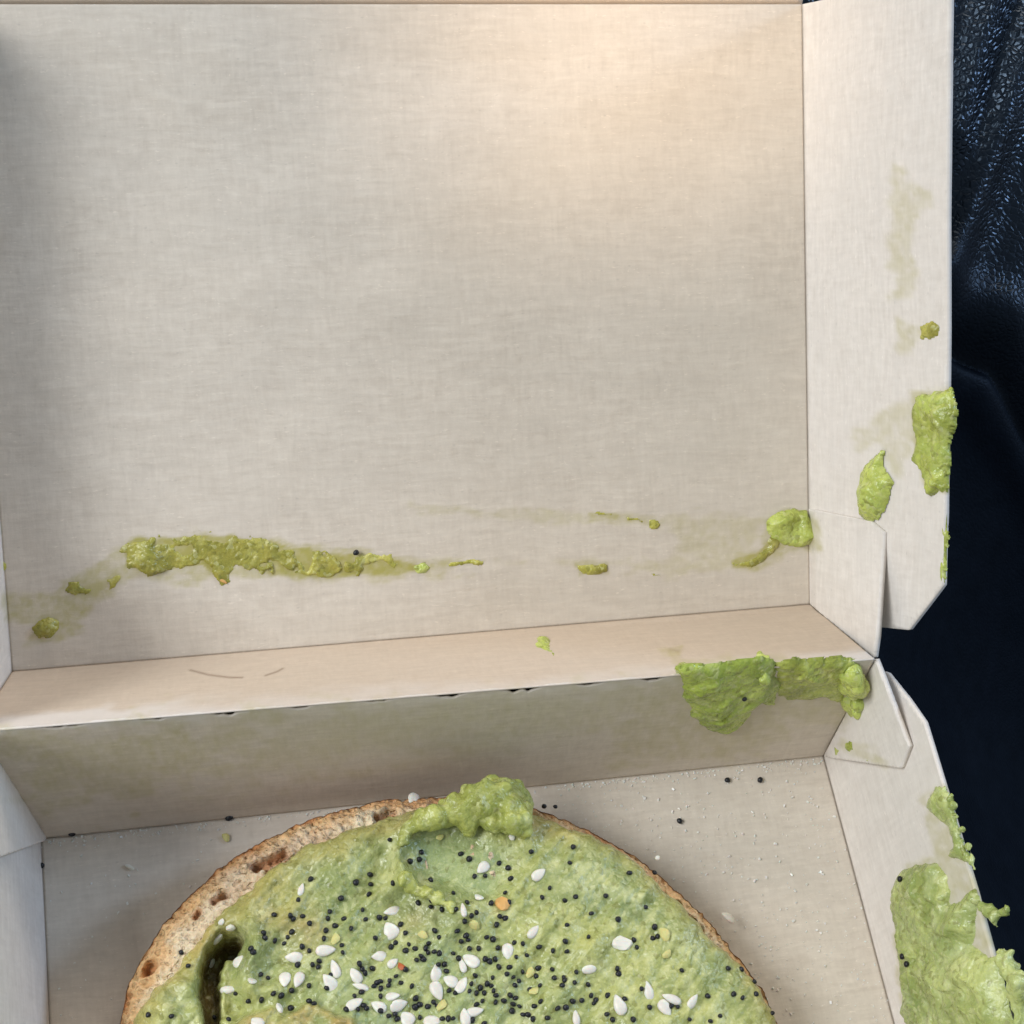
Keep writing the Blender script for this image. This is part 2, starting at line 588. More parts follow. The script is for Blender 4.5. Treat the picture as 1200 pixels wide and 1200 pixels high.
SCRATCH = [([(222, 785), (245, 791), (270, 794), (285, 794)], 1.0, 0.75), ([(310, 792), (325, 787), (332, 783)], 1.0, 0.7), ([(785, 761), (795, 763)], 2.2, 0.25)]


def board_marks(P, wear=None):
    x, y = project(P)
    st = np.zeros(len(x))
    nz = fbm(x, y * 2.2, 26.0, 4, 5)
    n2 = fbm(x, y, 7.0, 3, 9)
    for poly, soft, k in STAIN_TINTS:
        ax, ay = np.array(poly)[:, 0], np.array(poly)[:, 1]
        sel = (x > ax.min() - 60) & (x < ax.max() + 60) & (y > ay.min() - 60) & (y < ay.max() + 60)
        if not sel.any():
            continue
        sd = poly_sd(x[sel], y[sel], poly) + nz[sel] * soft * 0.7
        st[sel] = np.maximum(st[sel], smooth(-soft * 0.3, soft * 0.55, sd) * k * (np.clip(0.8 + 0.45 * n2[sel], 0.15, 1.3) if k < 0.6 else np.clip(1 + 0.25 * n2[sel], 0.5, 1.1)))
    sc = np.zeros(len(x))
    for pl, w, k in SCRATCH:
        d = seg_dist(x, y, pl)
        sc = np.maximum(sc, k * np.exp(-(d / w) ** 2))
    wr = np.zeros(len(x)) if wear is None else wear
    return np.stack([st, wr, sc], 1)


BOARD_T = 0.0009


def thicken(o, t=BOARD_T, off=-1.0):
    md = o.modifiers.new('board', 'SOLIDIFY')
    md.thickness = t
    md.offset = off
    md.use_even_offset = False
    return o


def warp(P, seed, amp):
    return amp * fbm(P[:, 0] + P[:, 2] * 0.7, P[:, 1] + P[:, 2] * 0.9, 0.045, 3, seed)


def bilinear_panel(name, A, B, C, D, nu, nv, mat, parent, inward, seed, amp=0.0003, hinge_gap=None, wear_fn=None, thick=BOARD_T):
    """A-B first edge, D-C opposite edge; hinge_gap(s) shortens towards D-C"""
    s, t = np.meshgrid(np.linspace(0, 1, nu), np.linspace(0, 1, nv))
    L = np.linalg.norm(D - A)
    if hinge_gap is not None:
        g = hinge_gap(s) / L
        t = t * (1 - g)
    s, t = s.ravel(), t.ravel()
    P = (A * (1 - s[:, None]) + B * s[:, None]) * (1 - t[:, None]) + (D * (1 - s[:, None]) + C * s[:, None]) * t[:, None]
    n = unit(np.cross(B - A, D - A))
    flip = np.dot(n, inward) < 0
    n = -n if flip else n
    edge = np.clip(np.minimum(np.minimum(s, 1 - s), np.minimum(t, 1 - t)) * 12, 0, 1)
    P = P + n * (warp(P, seed, amp) * edge)[:, None]
    q = grid_faces(nu, nv)
    if flip:
        q = q[:, ::-1]
    wear = wear_fn(s, t) if wear_fn else None
    sheet = np.stack([s * np.linalg.norm(B - A), t * L, np.full(len(s), seed * 0.37)], 1)
    o = mesh_obj(name, P, q.tolist(), mat, parent, {'sheet': sheet, 'marks': board_marks(P, wear)})
    return thicken(o, thick)


def cut_panel(name, fr, poly, step, mat, parent, seed, lift=0.0, amp=0.00025, bend=None, thick=BOARD_T, sight=False):
    """flat board cut to a convex outline (u, v) in the frame fr"""
    poly = [tuple(p) for p in poly]
    a = sum(poly[i][0] * poly[(i + 1) % len(poly)][1] - poly[(i + 1) % len(poly)][0] * poly[i][1] for i in range(len(poly)))
    if a < 0:
        poly = poly[::-1]
    us, vs = [p[0] for p in poly], [p[1] for p in poly]
    nu = max(2, int((max(us) - min(us)) / step)) + 1
    nv = max(2, int((max(vs) - min(vs)) / step)) + 1
    uu, vv = np.meshgrid(np.linspace(min(us) - 1e-4, max(us) + 1e-4, nu), np.linspace(min(vs) - 1e-4, max(vs) + 1e-4, nv))
    bm = bmesh.new()
    bv = [bm.verts.new((a_, b_, 0)) for a_, b_ in zip(uu.ravel(), vv.ravel())]
    for f in grid_faces(nu, nv).tolist():
        bm.faces.new([bv[i] for i in f])
    for i in range(len(poly)):
        p, q = poly[i], poly[(i + 1) % len(poly)]
        dx, dy = q[0] - p[0], q[1] - p[1]
        if math.hypot(dx, dy) < 1e-7:
            continue
        bmesh.ops.bisect_plane(bm, geom=bm.verts[:] + bm.edges[:] + bm.faces[:], dist=1e-7, plane_co=(p[0], p[1], 0), plane_no=(dy, -dx, 0), clear_outer=True)
    bm.verts.index_update()
    uv = np.array([v.co[:2] for v in bm.verts])
    faces = [[v.index for v in f.verts] for f in bm.faces]
    bm.free()
    P0 = at(fr, uv[:, 0], uv[:, 1])
    h = warp(P0, seed, amp) * np.clip((uv[:, 1] - min(vs)) / 0.004, 0, 1) + lift
    if bend is not None:
        h = h + bend(uv[:, 0], uv[:, 1])
    P = at(fr, uv[:, 0], uv[:, 1], h)
    if sight:                                             # the fold swings the board along the line of the hinge corner
        to = CAM_C - P0
        P = P0 + to * (h / (to @ fr['N']))[:, None]
    if np.dot(np.cross(fr['U'], fr['V']), fr['N']) < 0:
        faces = [f[::-1] for f in faces]
    sheet = np.stack([uv[:, 0], uv[:, 1], np.full(len(uv), seed * 0.37)], 1)
    o = mesh_obj(name, P, faces, mat, parent, {'sheet': sheet, 'marks': board_marks(P)})
    return thicken(o, thick)


# ------------------------------------------------------------------ seat under the box
def seat_base(x, y):
    a = np.full(np.shape(x), -0.0045)
    b = 0.0126 + 0.81 * (y - 0.0245) - 0.0062
    k = 0.006
    z = np.logaddexp(a / k, b / k) * k
    z = np.minimum(z, 0.26 + 0 * z)
    # falls away beside the box, as a cushion edge does
    return z - 0.05 * smooth(0.085, 0.16, x + 0.25 * y) * smooth(0.12, -0.05, y) - 0.012 * smooth(0.075, 0.11, x)


def seat_hit(px, py):
    d = ray(px, py)
    t = 0.2
    for _ in range(80):
        P = CAM_C + d * t
        t += (P[2] - float(seat_base(np.array(P[0]), np.array(P[1])))) * 0.5 / max(0.3, abs(d[2]))
    return CAM_C + d * t


def seat_xy(pts):
    return [tuple(seat_hit(*p)[:2]) for p in pts]


R1 = seat_xy([(1225, 0), (1195, 75), (1165, 165), (1122, 285), (1085, 380)])
R2 = seat_xy([(1172, -40), (1155, 25), (1138, 85), (1118, 170)])
R3 = seat_xy([(1245, 200), (1215, 300), (1180, 400)])
SEAM = seat_xy([(1060, 365), (1115, 402), (1160, 430), (1182, 462), (1230, 540)])


def seat_z(x, y):
    z = seat_base(x, y)
    for ln, a, w in ((R1, 0.0055, 0.0036), (R2, 0.0050, 0.0036), (R3, 0.004, 0.008)):
        d = seg_dist(x, y, ln)
        z = z + a * np.exp(-(d / w) ** 2)
    d = seg_dist(x, y, SEAM)
    z = z - 0.004 * np.exp(-(d / 0.0022) ** 2) + 0.0025 * np.exp(-((d - 0.006) / 0.004) ** 2)
    z = z + 0.0009 * fbm(x, y, 0.03, 3, 3)
    under = smooth(0.02, 0.0, np.maximum(np.abs(x) - 0.078, 0))
    return np.where(under > 0, np.minimum(z, seat_base(x, y) * under + z * (1 - under)), z)


def build_seat():
    xs = np.concatenate([np.linspace(-0.45, -0.1, 20), np.linspace(-0.095, 0.06, 30), np.linspace(0.062, 0.2, 240), np.linspace(0.205, 0.5, 24)])
    ys = np.concatenate([np.linspace(-0.5, -0.13, 22), np.linspace(-0.12, 0.02, 60), np.linspace(0.021, 0.21, 300), np.linspace(0.215, 0.55, 24)])
    X, Y = np.meshgrid(xs, ys)
    Z = seat_z(X, Y)
    P = np.stack([X.ravel(), Y.ravel(), Z.ravel()], 1)
    sa, sb = SEAM[1], SEAM[-1]
    side = (X - sa[0]) * (sb[1] - sa[1]) - (Y - sa[1]) * (sb[0] - sa[0])
    grain = smooth(-0.0004, 0.0012, -side / math.hypot(sb[0] - sa[0], sb[1] - sa[1]) * 0.05).ravel()   # grained hide beyond the seam, smooth panel before it
    o = mesh_obj('seat_surface', P, grid_faces(len(xs), len(ys)).tolist(), LEATHER, None, {'grain': grain})
    tag(o, 'dark navy leather car seat with creased folds under the box', None, None, 'structure')


build_seat()

# ------------------------------------------------------------------ the cardboard box
BOX = empty('cardboard_box', (0, -0.055, 0), 'open beige cardboard takeaway box with lid folded back, avocado smeared inside', 'box')

SLITS = [(35, 110), (148, 207), (236, 298), (330, 372), (418, 470), (500, 555), (583, 640), (668, 715), (742, 790), (838, 880), (893, 985)]


def hinge_slit(s):
    px = (HL[None, :] * (1 - s.ravel()[:, None]) + HR[None, :] * s.ravel()[:, None])
    x, _ = project(px)
    g = np.zeros(len(x))
    for a, b in SLITS:
        deep = (0.0008 + 0.0005 * math.sin(a * 1.7) ** 2) if b < 890 else 0.0016
        g = np.maximum(g, deep * smooth(a - 4, a + 26, x) * smooth(b + 4, b - 26, x) * (1 + 0.35 * fbm(x, x * 0.3, 9.0, 2, 23)))
    g = g + 0.00010 * np.abs(fbm(x, x * 0.3, 12.0, 3, 21))
    return g.reshape(s.shape)


def strip_wear(s, t):
    n = fbm(s * 0.14, t * 0.03, 0.006, 4, 31)
    w = smooth(0.72, 0.99, t + 0.10 * n) * (0.25 + 0.6 * smooth(0.38, 0.0, s) + 0.3 * smooth(0.9, 1.0, s))
    return np.clip(w, 0, 0.5)


def wall_wear(s, t):
    n = fbm(s * 0.14, t * 0.03, 0.005, 4, 32)
    return np.clip(smooth(0.90, 1.0, t + 0.07 * n) * (0.15 + 0.5 * smooth(0.35, 0.0, s)), 0, 0.7)


UP = np.array([0, 0, 1.])
bilinear_panel('tray_floor', FL, FR, BR, BL, 300, 240, BOARD, BOX, UP, 1, 0.0003)
bilinear_panel('tray_back_wall', BL, BR, HR, HL, 420, 70, BOARD, BOX, np.array([0, -1., 0]), 2, 0.00025, hinge_slit, wall_wear, 0.0003)
bilinear_panel('lid_back_wall', LL, LR, HR, HL, 420, 60, BOARD_BACK, BOX, np.array([0, 1., 1]), 3, 0.00025, lambda s: 0.0 * hinge_slit(s), strip_wear, 0.00022)
bilinear_panel('lid_panel', LL, LR, LR2, LL2, 400, 320, BOARD, BOX, LN, 4, 0.0010)

# lid side wall beside the dark seat, its end cut off at a slant
o1, o2 = px2(LID_WALL_R, 1113, -30), px2(LID_WALL_R, 1108, 600)
lw = [(0.004, 0.0), (np.linalg.norm(LR2 - LR), 0.0), (np.linalg.norm(LR2 - LR) - 0.002, o1[1]), px2(LID_WALL_R, 1108, 600), px2(LID_WALL_R, 1105, 686), px2(LID_WALL_R, 1066, 738), px2(LID_WALL_R, 1026, 734)]
cut_panel('lid_side_wall', LID_WALL_R, lw, 0.0007, BOARD_LIT_WALL, BOX, 5)


# glue tab of the lid, folded from the lid back wall and leaning off the side wall near the hinge
def frame3(P, Q, S, inward):
    U = unit(Q - P)
    V = unit((S - P) - U * np.dot(S - P, U))
    Nn = unit(np.cross(U, V))
    if np.dot(Nn, inward) < 0:
        Nn = -Nn
    return dict(P=P, U=U, V=V, N=Nn)


LEFTW = np.array([-1., 0, 0])
def stand_off(fr, corner, far):
    # a tab meets the hinge corner and comes to rest against its side wall further along
    c = to2(fr, corner)
    dn = float((corner - fr['P']) @ fr['N'])
    return lambda u, v: 0.0008 * smooth(0, 0.002, v) + (dn - 0.0008) * np.clip(v / c[1], 0, 1) * smooth(far, -0.001 + min(c[0], 0), u)


def tab_outline(fr, corner, pxs):
    return [(0, 0), tuple(to2(fr, hit(*project(corner), fr['P'], fr['N'])))] + [px2(fr, *p) for p in pxs]


TAB_LID = LID_WALL_R
cut_panel('lid_glue_tab', LID_WALL_R, tab_outline(LID_WALL_R, HR, [(1027, 745), (1043, 630), (1020, 611), (946, 596)]), 0.0005, BOARD_LIT_WALL, BOX, 6, 0.0, 0.0001, stand_off(LID_WALL_R, HR, 0.016), sight=True)

# tray side wall with curved back corner
FWD = unit(FR - BR)
tw = [px2(TRAY_WALL_R, 965, 886), px2(TRAY_WALL_R, 1033, 787), px2(TRAY_WALL_R, 1038, 789), px2(TRAY_WALL_R, 1062, 819), px2(TRAY_WALL_R, 1082, 848), px2(TRAY_WALL_R, 1100, 895), px2(TRAY_WALL_R, 1109, 928), px2(TRAY_WALL_R, 1139, 1029)]
tv = px2(TRAY_WALL_R, 1184, 1187)
tw += [tv, (DEPTH, tv[1] + (tv[1] - tw[-1][1]) * 0.1), (DEPTH, 0.0)]
cut_panel('tray_side_wall', TRAY_WALL_R, tw, 0.0006, BOARD_LIT_WALL, BOX, 7, 0.0, 0.0002)
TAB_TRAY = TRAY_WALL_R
cut_panel('tray_glue_tab', TRAY_WALL_R, tab_outline(TRAY_WALL_R, HR, [(1030, 785), (1065, 873), (1055, 900), (968, 887)]), 0.0005, BOARD_LIT_WALL, BOX, 8, 0.0, 0.0001, stand_off(TRAY_WALL_R, HR, 0.012), sight=True)

# left-hand walls, mostly beyond the frame
EDGE_L = unit(FL - BL)
twl = np.array([-0.0057, 0.0, 0.0321])
TL_ = BL + EDGE_L * 0.004 + twl
bilinear_panel('tray_side_wall', BL, FL, FL + twl, TL_, 160, 50, BOARD_LIT_WALL, BOX, np.array([1., 0, 0]), 9, 0.0003)
TABW = frame3(BL, BL + EDGE_L * 0.01, HL, np.array([1., 0, 0]))
tabl = [(0, 0), tuple(to2(TABW, HL)), px2(TABW, -50, 900), px2(TABW, -70, 985), px2(TABW, -50, 1021), px2(TABW, 45, 987)]
cut_panel('tray_glue_tab', TABW, tabl, 0.0006, BOARD_LIT_WALL, BOX, 10, 0.0009, 0.0001)
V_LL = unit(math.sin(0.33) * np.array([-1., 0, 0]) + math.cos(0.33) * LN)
bilinear_panel('lid_side_wall', LL, LL2, LL2 + V_LL * WALL * 0.6, LL + V_LL * WALL * 0.7 + LD * 0.012, 120, 40, BOARD_LIT_WALL, BOX, np.array([1., 0, 0]), 11, 0.0003)
bilinear_panel('lid_glue_tab', LL, HL, HL + LD * 0.026 + LN * 0.001, LL + LD * 0.024, 40, 40, BOARD_LIT_WALL, BOX, np.array([1., 0, 0]), 12, 0.0001)
# front walls of tray and lid, beyond the frame
fw = np.array([0, -0.006, 0.032])
bilinear_panel('tray_front_wall', FL, FR, FR + fw, FL + fw, 100, 30, BOARD_LIT_WALL, BOX, np.array([0, 1., 0]), 13, 0.0003)
V_LF = unit(math.sin(1.15) * LD + math.cos(1.15) * LN)
bilinear_panel('lid_front_wall', LL2, LR2, LR2 + V_LF * 0.022, LL2 + V_LF * 0.022, 120, 30, BOARD_BACK, BOX, -LD, 14, 0.0003)


# ------------------------------------------------------------------ avocado left on the board
def flesh_color(u, v, seed, base=(168, 180, 92), dark=(120, 136, 54), pale=(196, 204, 132), olive=0.0):
    n = fbm(u, v, 0.006, 4, seed) * 0.5 + 0.5
    p = smooth(0.25, 0.75, fbm(u, v, 0.0022, 3, seed + 5))
    a, b, c, ol = (np.array(srgb(*q)) for q in (dark, base, pale, (134, 128, 52)))
    k = smooth(0.15, 0.75, n)[:, None]
    col = a * (1 - k) + b * k
    col = col * (1 - 0.35 * p[:, None]) + c * 0.35 * p[:, None]
    ol_k = np.asarray(olive)
    if ol_k.ndim == 0:
        ol_k = np.full(len(col), float(ol_k))
    return col * (1 - ol_k[:, None]) + ol * ol_k[:, None]


def smear(name, fr, polys, label, thick=0.0012, bumps=(), step=0.00028, edge=0.0012, rag=0.0006, rough=0.5, seed=1, closed=False, cat='avocado smear', group=None, color=None, holes=0.0, off=0.0, warpfn=None, flat_top=0.0):
    """a pat of mashed avocado lying on a board: outline polygons (picture coordinates) in the board's frame"""
    P2 = [[px2(fr, *p) for p in poly] for poly in polys]
    allp = np.array([p for poly in P2 for p in poly])
    lo, hi = allp.min(0) - 0.0015, allp.max(0) + 0.0015
    nu, nv = int((hi[0] - lo[0]) / step) + 2, int((hi[1] - lo[1]) / step) + 2
    U, V = np.meshgrid(np.linspace(lo[0], hi[0], nu), np.linspace(lo[1], hi[1], nv))
    U, V = U.ravel(), V.ravel()
    sd = np.full(len(U), -1.0)
    for poly in P2:
        sd = np.maximum(sd, poly_sd(U, V, poly))
    sd = sd + rag * fbm(U, V, 0.0032, 4, seed) + 0.35 * rag * fbm(U, V, 0.0011, 2, seed + 3)
    T = np.full(len(U), thick)
    for (bx, by, amp, rad) in bumps:
        c = px2(fr, bx, by)
        T = T + amp * np.exp(-((U - c[0]) ** 2 + (V - c[1]) ** 2) / rad ** 2)
    tq = np.clip(sd / (edge * 1.7), 0, 1)
    prof = (tq * (2 - tq)) ** 0.8
    T = T * 0.66
    an = 0.5 + 2.2 * hsh(np.array([seed]), np.array([3]), 5)[0]
    ku, kv = math.cos(an), math.sin(an)
    lump = 1 + 0.7 * rough * fbm(U, V, 0.0046, 4, seed + 7, 0.5) + 0.5 * rough * fbm((ku * U + kv * V) * 0.35, -kv * U + ku * V, 0.0022, 3, seed + 9) + 0.16 * rough * (0.5 - worley(U, V, 0.0012, seed + 2)) * 2
    h = T * prof * np.clip(lump, 0.12, 2.2) + 0.00012 * rough * (0.5 - worley(U, V, 0.0008, seed + 8)) * prof
    if holes > 0:
        hn = fbm(U, V, 0.0045, 3, seed + 40)
        h = h - T * 1.6 * smooth(1 - holes, 1.2 - holes, hn)
    h = np.where(sd < 0, -0.0003, h)
    h = np.maximum(h, -0.0003)
    # let the paste slump sideways so that its rims are not mere slopes
    su = 0.3 * h * fbm(U, V, 0.004, 2, seed + 60)
    sv = 0.3 * h * fbm(U, V, 0.004, 2, seed + 61)
    if fr is LID:
        warpfn = lid_lift
    hh = h + off + (warpfn(U, V) if warpfn else 0)
    P = at(fr, U + np.clip(su, -.001, .001), V + np.clip(sv, -.001, .001), hh)
    fl = flesh_color(U, V, seed + 90, **(color or {}))
    keep = h > 0
    q = grid_faces(nu, nv, keep)
    if len(q) == 0:
        return None
    if np.dot(np.cross(fr['U'], fr['V']), fr['N']) < 0:
        q = q[:, ::-1]
    verts, faces, at_ = compact(P, q, {'flesh': fl})
    o = mesh_obj(name, verts, faces, AVO, None, at_)
    if closed:
        md = o.modifiers.new('body', 'SOLIDIFY')
        md.thickness = 0.0008
        md.offset = -1
    c = verts.mean(0)
    recenter(o, c)
    return tag(o, label, cat, group)


def lid_lift(U, V):
    P = at(LID, U, V)
    s_ = (P[:, 0] - LL[0]) / (LR[0] - LL[0])
    t_ = ((P - LL) @ LD) / np.linalg.norm(LL2 - LL)
    return warp(P, 4, 0.0010) * np.clip(np.minimum(np.minimum(s_, 1 - s_), t_) * 12, 0, 1)


def recenter(o, c):
    n = len(o.data.vertices)
    co = np.empty(n * 3, np.float32)
    o.data.vertices.foreach_get('co', co)
    o.data.vertices.foreach_set('co', (co.reshape(-1, 3) - np.asarray(c, np.float32)).ravel())
    o.data.update()
    o.location = Vector(c.tolist())


def clump(name, balls, label=None, voxel=0.0004, amp=0.0005, seed=1, cat='avocado smear', group=None, color=None, parent=None, mat=None, lump_scale=0.0035):
    """joined, rounded and roughened mass of paste from overlapping balls (centre, radii)"""
    bm = bmesh.new()
    rnd = random.Random(seed)
    more = []
    for c, r in balls:                                    # break the round outlines up with smaller lumps
        for _ in range(8):
            d = unit([rnd.gauss(0, 1), rnd.gauss(0, 1), rnd.gauss(0, 1)])
            more.append((np.asarray(c) + d * r * rnd.uniform(0.65, 1.05), r * rnd.uniform(0.28, 0.55)))
    for c, r in list(balls) + more:
        r = (r, r, r) if np.isscalar(r) else r
        mtx = Matrix.Translation(Vector([float(x) for x in c])) @ Matrix.Diagonal((r[0], r[1], r[2], 1))
        bmesh.ops.create_icosphere(bm, subdivisions=3, radius=1.0, matrix=mtx)
    me = bpy.data.meshes.new(name + '_raw')
    bm.to_mesh(me)
    bm.free()
    t = bpy.data.objects.new(name + '_raw', me)
    COL.objects.link(t)
    md = t.modifiers.new('r', 'REMESH')
    md.mode = 'VOXEL'
    md.voxel_size = voxel
    sm = t.modifiers.new('s', 'SMOOTH')
    sm.iterations = 6
    sm.factor = 0.5
    dg = bpy.context.evaluated_depsgraph_get()
    ev = t.evaluated_get(dg)
    me2 = bpy.data.meshes.new_from_object(ev)
    bpy.data.objects.remove(t)
    bpy.data.meshes.remove(me)
    n = len(me2.vertices)
    co = np.empty(n * 3, np.float32)
    no = np.empty(n * 3, np.float32)
    me2.vertices.foreach_get('co', co)
    me2.vertices.foreach_get('normal', no)
    co, no = co.reshape(-1, 3).astype(float), no.reshape(-1, 3)
    a, b = co[:, 0] + 0.6 * co[:, 2], co[:, 1] - 0.7 * co[:, 2]
    d = amp * 0.95 * (fbm(a, b, lump_scale, 4, seed, 0.52) + 0.15 * (0.5 - worley(a, b, 0.0013, seed + 2)))
    co = co + no * d[:, None]
    c = co.mean(0)
    pl = Vector(parent.location) if parent else Vector((0, 0, 0))
    me2.vertices.foreach_set('co', (co - c).astype(np.float32).ravel())
    me2.polygons.foreach_set('use_smooth', np.ones(len(me2.polygons), bool))
    me2.materials.clear()
    me2.materials.append(mat or AVO)
    put_attrs(me2, {'flesh': flesh_color(a, b, seed + 90, **(color or {}))})
    me2.name = name
    me2.update()
    o = bpy.data.objects.new(name, me2)
    COL.objects.link(o)
    if parent:
        o.parent = parent
    o.location = Vector(c.tolist()) - pl
    return tag(o, label, cat if label else None, group)


OLIVE = dict(base=(180, 174, 84), dark=(150, 144, 64), pale=(206, 200, 124))
BRIGHT = dict(base=(182, 192, 98), dark=(150, 158, 70), pale=(212, 216, 148))
GREY = dict(base=(180, 188, 122), dark=(148, 160, 92), pale=(208, 214, 164))

# along the lid panel
smear('avocado_smear', LID, [[(145, 642), (160, 633), (205, 629), (270, 628), (300, 634), (345, 645), (400, 650), (440, 652), (480, 660), (497, 664), (500, 671), (460, 673), (400, 677), (350, 674), (320, 674), (300, 663), (275, 660), (264, 678), (250, 676), (238, 660), (205, 664), (180, 670), (148, 664)]],
      'long ragged olive avocado streak across the lower lid panel', 0.00024, [(317, 668, .0011, .0014), (254, 668, .0011, .0014), (172, 648, .0006, .0022), (360, 660, .00025, .006), (430, 664, .0003, .006), (180, 668, .0006, .002)], edge=0.0007, rag=0.0012, rough=1.1, seed=11, color=OLIVE, holes=0.66, step=0.0002)
smear('avocado_smear', LID, [[(484, 664), (496, 659), (505, 665), (499, 672), (487, 671)]], 'small round pale avocado dab at the tip of the long lid streak', 0.0009, edge=0.0011, rag=0.0003, seed=12, color=BRIGHT)
smear('avocado_smear', LID, [[(525, 660), (545, 657), (557, 654), (570, 656), (566, 663), (550, 661), (526, 663)]], 'thin short avocado fleck trailing just past the long lid streak', 0.0006, [(560, 659, .0006, .001)], edge=0.0008, rag=0.0005, seed=13, color=OLIVE)
smear('avocado_smear', LID, [[(37, 735), (45, 726), (58, 724), (68, 728), (70, 738), (60, 747), (46, 749), (40, 744)]], 'round green avocado dab near the lid corner beside the glue tab', 0.0020, edge=0.0018, rag=0.0005, seed=14, color=OLIVE)
smear('avocado_smear', LID, [[(82, 684), (92, 681), (97, 690), (88, 696), (80, 692)], [(100, 692), (140, 675), (136, 685), (110, 697)]], 'faint avocado daub between the round corner dab and the long streak', 0.0004, edge=0.001, rag=0.0006, seed=15, color=OLIVE, holes=0.3)
smear('avocado_smear', LID, [[(0, 658), (6, 661), (4, 668), (-8, 668), (-8, 658)], [(-10, 700), (4, 702), (4, 712), (-10, 716)]], 'tiny avocado daub at the lid edge where the picture ends', 0.0006, edge=0.0009, rag=0.0004, seed=16, color=OLIVE)
smear('avocado_smear', LID, [[(674, 661), (690, 659), (713, 660), (713, 670), (700, 675), (682, 673), (676, 668)]], 'short yellow-green avocado bar alone in the middle of the lower lid', 0.0011, edge=0.0012, rag=0.0004, seed=17, color=OLIVE)
smear('avocado_smear', LID, [[(686, 600), (700, 599), (718, 602), (716, 605), (690, 604)], [(728, 604), (748, 606), (752, 611), (735, 610)]], 'thin broken avocado streak above the short avocado bar on the lid', 0.0004, edge=0.0008, rag=0.0005, seed=18, color=OLIVE, holes=0.3)
smear('avocado_smear', LID, [[(760, 610), (768, 608), (775, 614), (770, 620), (761, 618)]], 'little avocado dot ending the thin broken streak on the lid', 0.0010, edge=0.0010, rag=0.0003, seed=19, color=OLIVE)
smear('avocado_smear', LID, [[(762, 670), (772, 672), (779, 673), (774, 677), (763, 675)]], 'faint avocado speck between the short bar and the corner blob', 0.0004, edge=0.0007, rag=0.0004, seed=20, color=OLIVE)
smear('avocado_smear', LID, [[(855, 658), (870, 657), (885, 650), (898, 640), (902, 628), (914, 630), (912, 642), (896, 655), (880, 664), (860, 665)]], 'curved thin avocado tail below the glossy corner blob on the lid', 0.0008, edge=0.0011, rag=0.0005, rough=0.7, seed=21, color=OLIVE)
smear('avocado_smear', LID, [[(898, 612), (905, 605), (925, 597), (945, 597), (952, 608), (960, 625), (958, 636), (940, 641), (920, 640), (905, 632), (898, 622)]], 'glossy thick avocado blob in the lid fold beside the side wall', 0.0024, [(948, 628, .0012, .002), (915, 607, .0008, .002), (925, 628, -.0009, .002)], edge=0.0016, rag=0.0003, rough=0.45, seed=22, color=BRIGHT)
# on the lid side wall
smear('avocado_smear', LID_WALL_R, [[(1008, 585), (1010, 560), (1018, 542), (1030, 533), (1036, 530), (1038, 545), (1046, 565), (1042, 585), (1032, 605), (1020, 610), (1010, 602)]], 'elongated thick avocado blob on the lid side wall above the tab', 0.0030, [(1028, 580, .001, .002)], edge=0.0020, rag=0.0004, rough=0.45, seed=23, color=BRIGHT, off=0.0006)
smear('avocado_smear', LID_WALL_R, [[(1070, 462), (1090, 459), (1112, 455), (1117, 478), (1116, 500), (1112, 520), (1113, 545), (1108, 575), (1092, 582), (1084, 570), (1080, 552), (1068, 540), (1072, 515), (1070, 490)]], 'wide pale avocado smear wrapping the outer edge of the lid side wall', 0.0010, [(1105, 475, .0010, .0035), (1112, 495, .0012, .0022), (1096, 570, .0014, .003), (1108, 530, .0008, .002), (1092, 508, -.0007, .0022)], edge=0.0011, rag=0.0006, rough=0.8, seed=24, color=BRIGHT, closed=True)
smear('avocado_smear', LID_WALL_R, [[(1103, 582), (1109, 585), (1107, 620), (1110, 625), (1107, 660), (1104, 680), (1102, 650), (1104, 610)]], 'thin green avocado line along the lid side wall rim below the smear', 0.0005, edge=0.0006, rag=0.0004, rough=0.9, seed=25, color=BRIGHT, closed=True)
smear('avocado_smear', LID_WALL_R, [[(1080, 384), (1090, 378), (1101, 383), (1099, 393), (1088, 398), (1080, 394)]], 'small avocado dab on the upper lid side wall below the stain', 0.0010, edge=0.0010, rag=0.0004, seed=26, color=OLIVE)
smear('avocado_smear', LID_WALL_R, [[(1088, 229), (1094, 226), (1095, 231), (1090, 233)]], 'tiny avocado speck on the stained upper lid side wall', 0.0006, edge=0.0006, rag=0.0002, seed=27, color=OLIVE)
# on the hinge strip
smear('avocado_smear', STRIP, [[(624, 757), (630, 749), (642, 749), (650, 758), (654, 767), (650, 776), (643, 770), (632, 767)]], 'little wet avocado chunk sitting on the hinge strip', 0.0013, edge=0.0011, rag=0.0004, rough=0.8, seed=28, color=BRIGHT)
# hanging over the tray back wall
smear('avocado_smear', BACK, [[(793, 783), (800, 815), (812, 842), (832, 854), (850, 859), (868, 852), (880, 832), (892, 824), (908, 826), (912, 812), (916, 800), (905, 776), (893, 772), (850, 778), (815, 780)]],
      'thick green avocado tongue hanging down the tray back wall', 0.0028, [(835, 835, .0018, .004), (900, 812, .0016, .0025), (815, 805, .0008, .003), (862, 800, -.0010, .004)], edge=0.0042, rag=0.0005, rough=0.42, seed=29, color=dict(base=(172, 186, 88), dark=(138, 154, 64), pale=(202, 210, 136)))
smear('avocado_smear', BACK, [[(905, 778), (916, 800), (912, 815), (935, 822), (962, 818), (986, 822), (992, 806), (1003, 795), (1000, 778), (988, 771), (950, 773), (920, 775)]],
      'thinner avocado film along the hinge between tongue and corner lump', 0.0007, [(950, 782, .0013, .004), (985, 785, .0014, .003), (925, 790, .0004, .004)], edge=0.0012, rag=0.0007, rough=0.8, seed=30, color=OLIVE | dict(base=(176, 184, 90), dark=(146, 152, 66)))


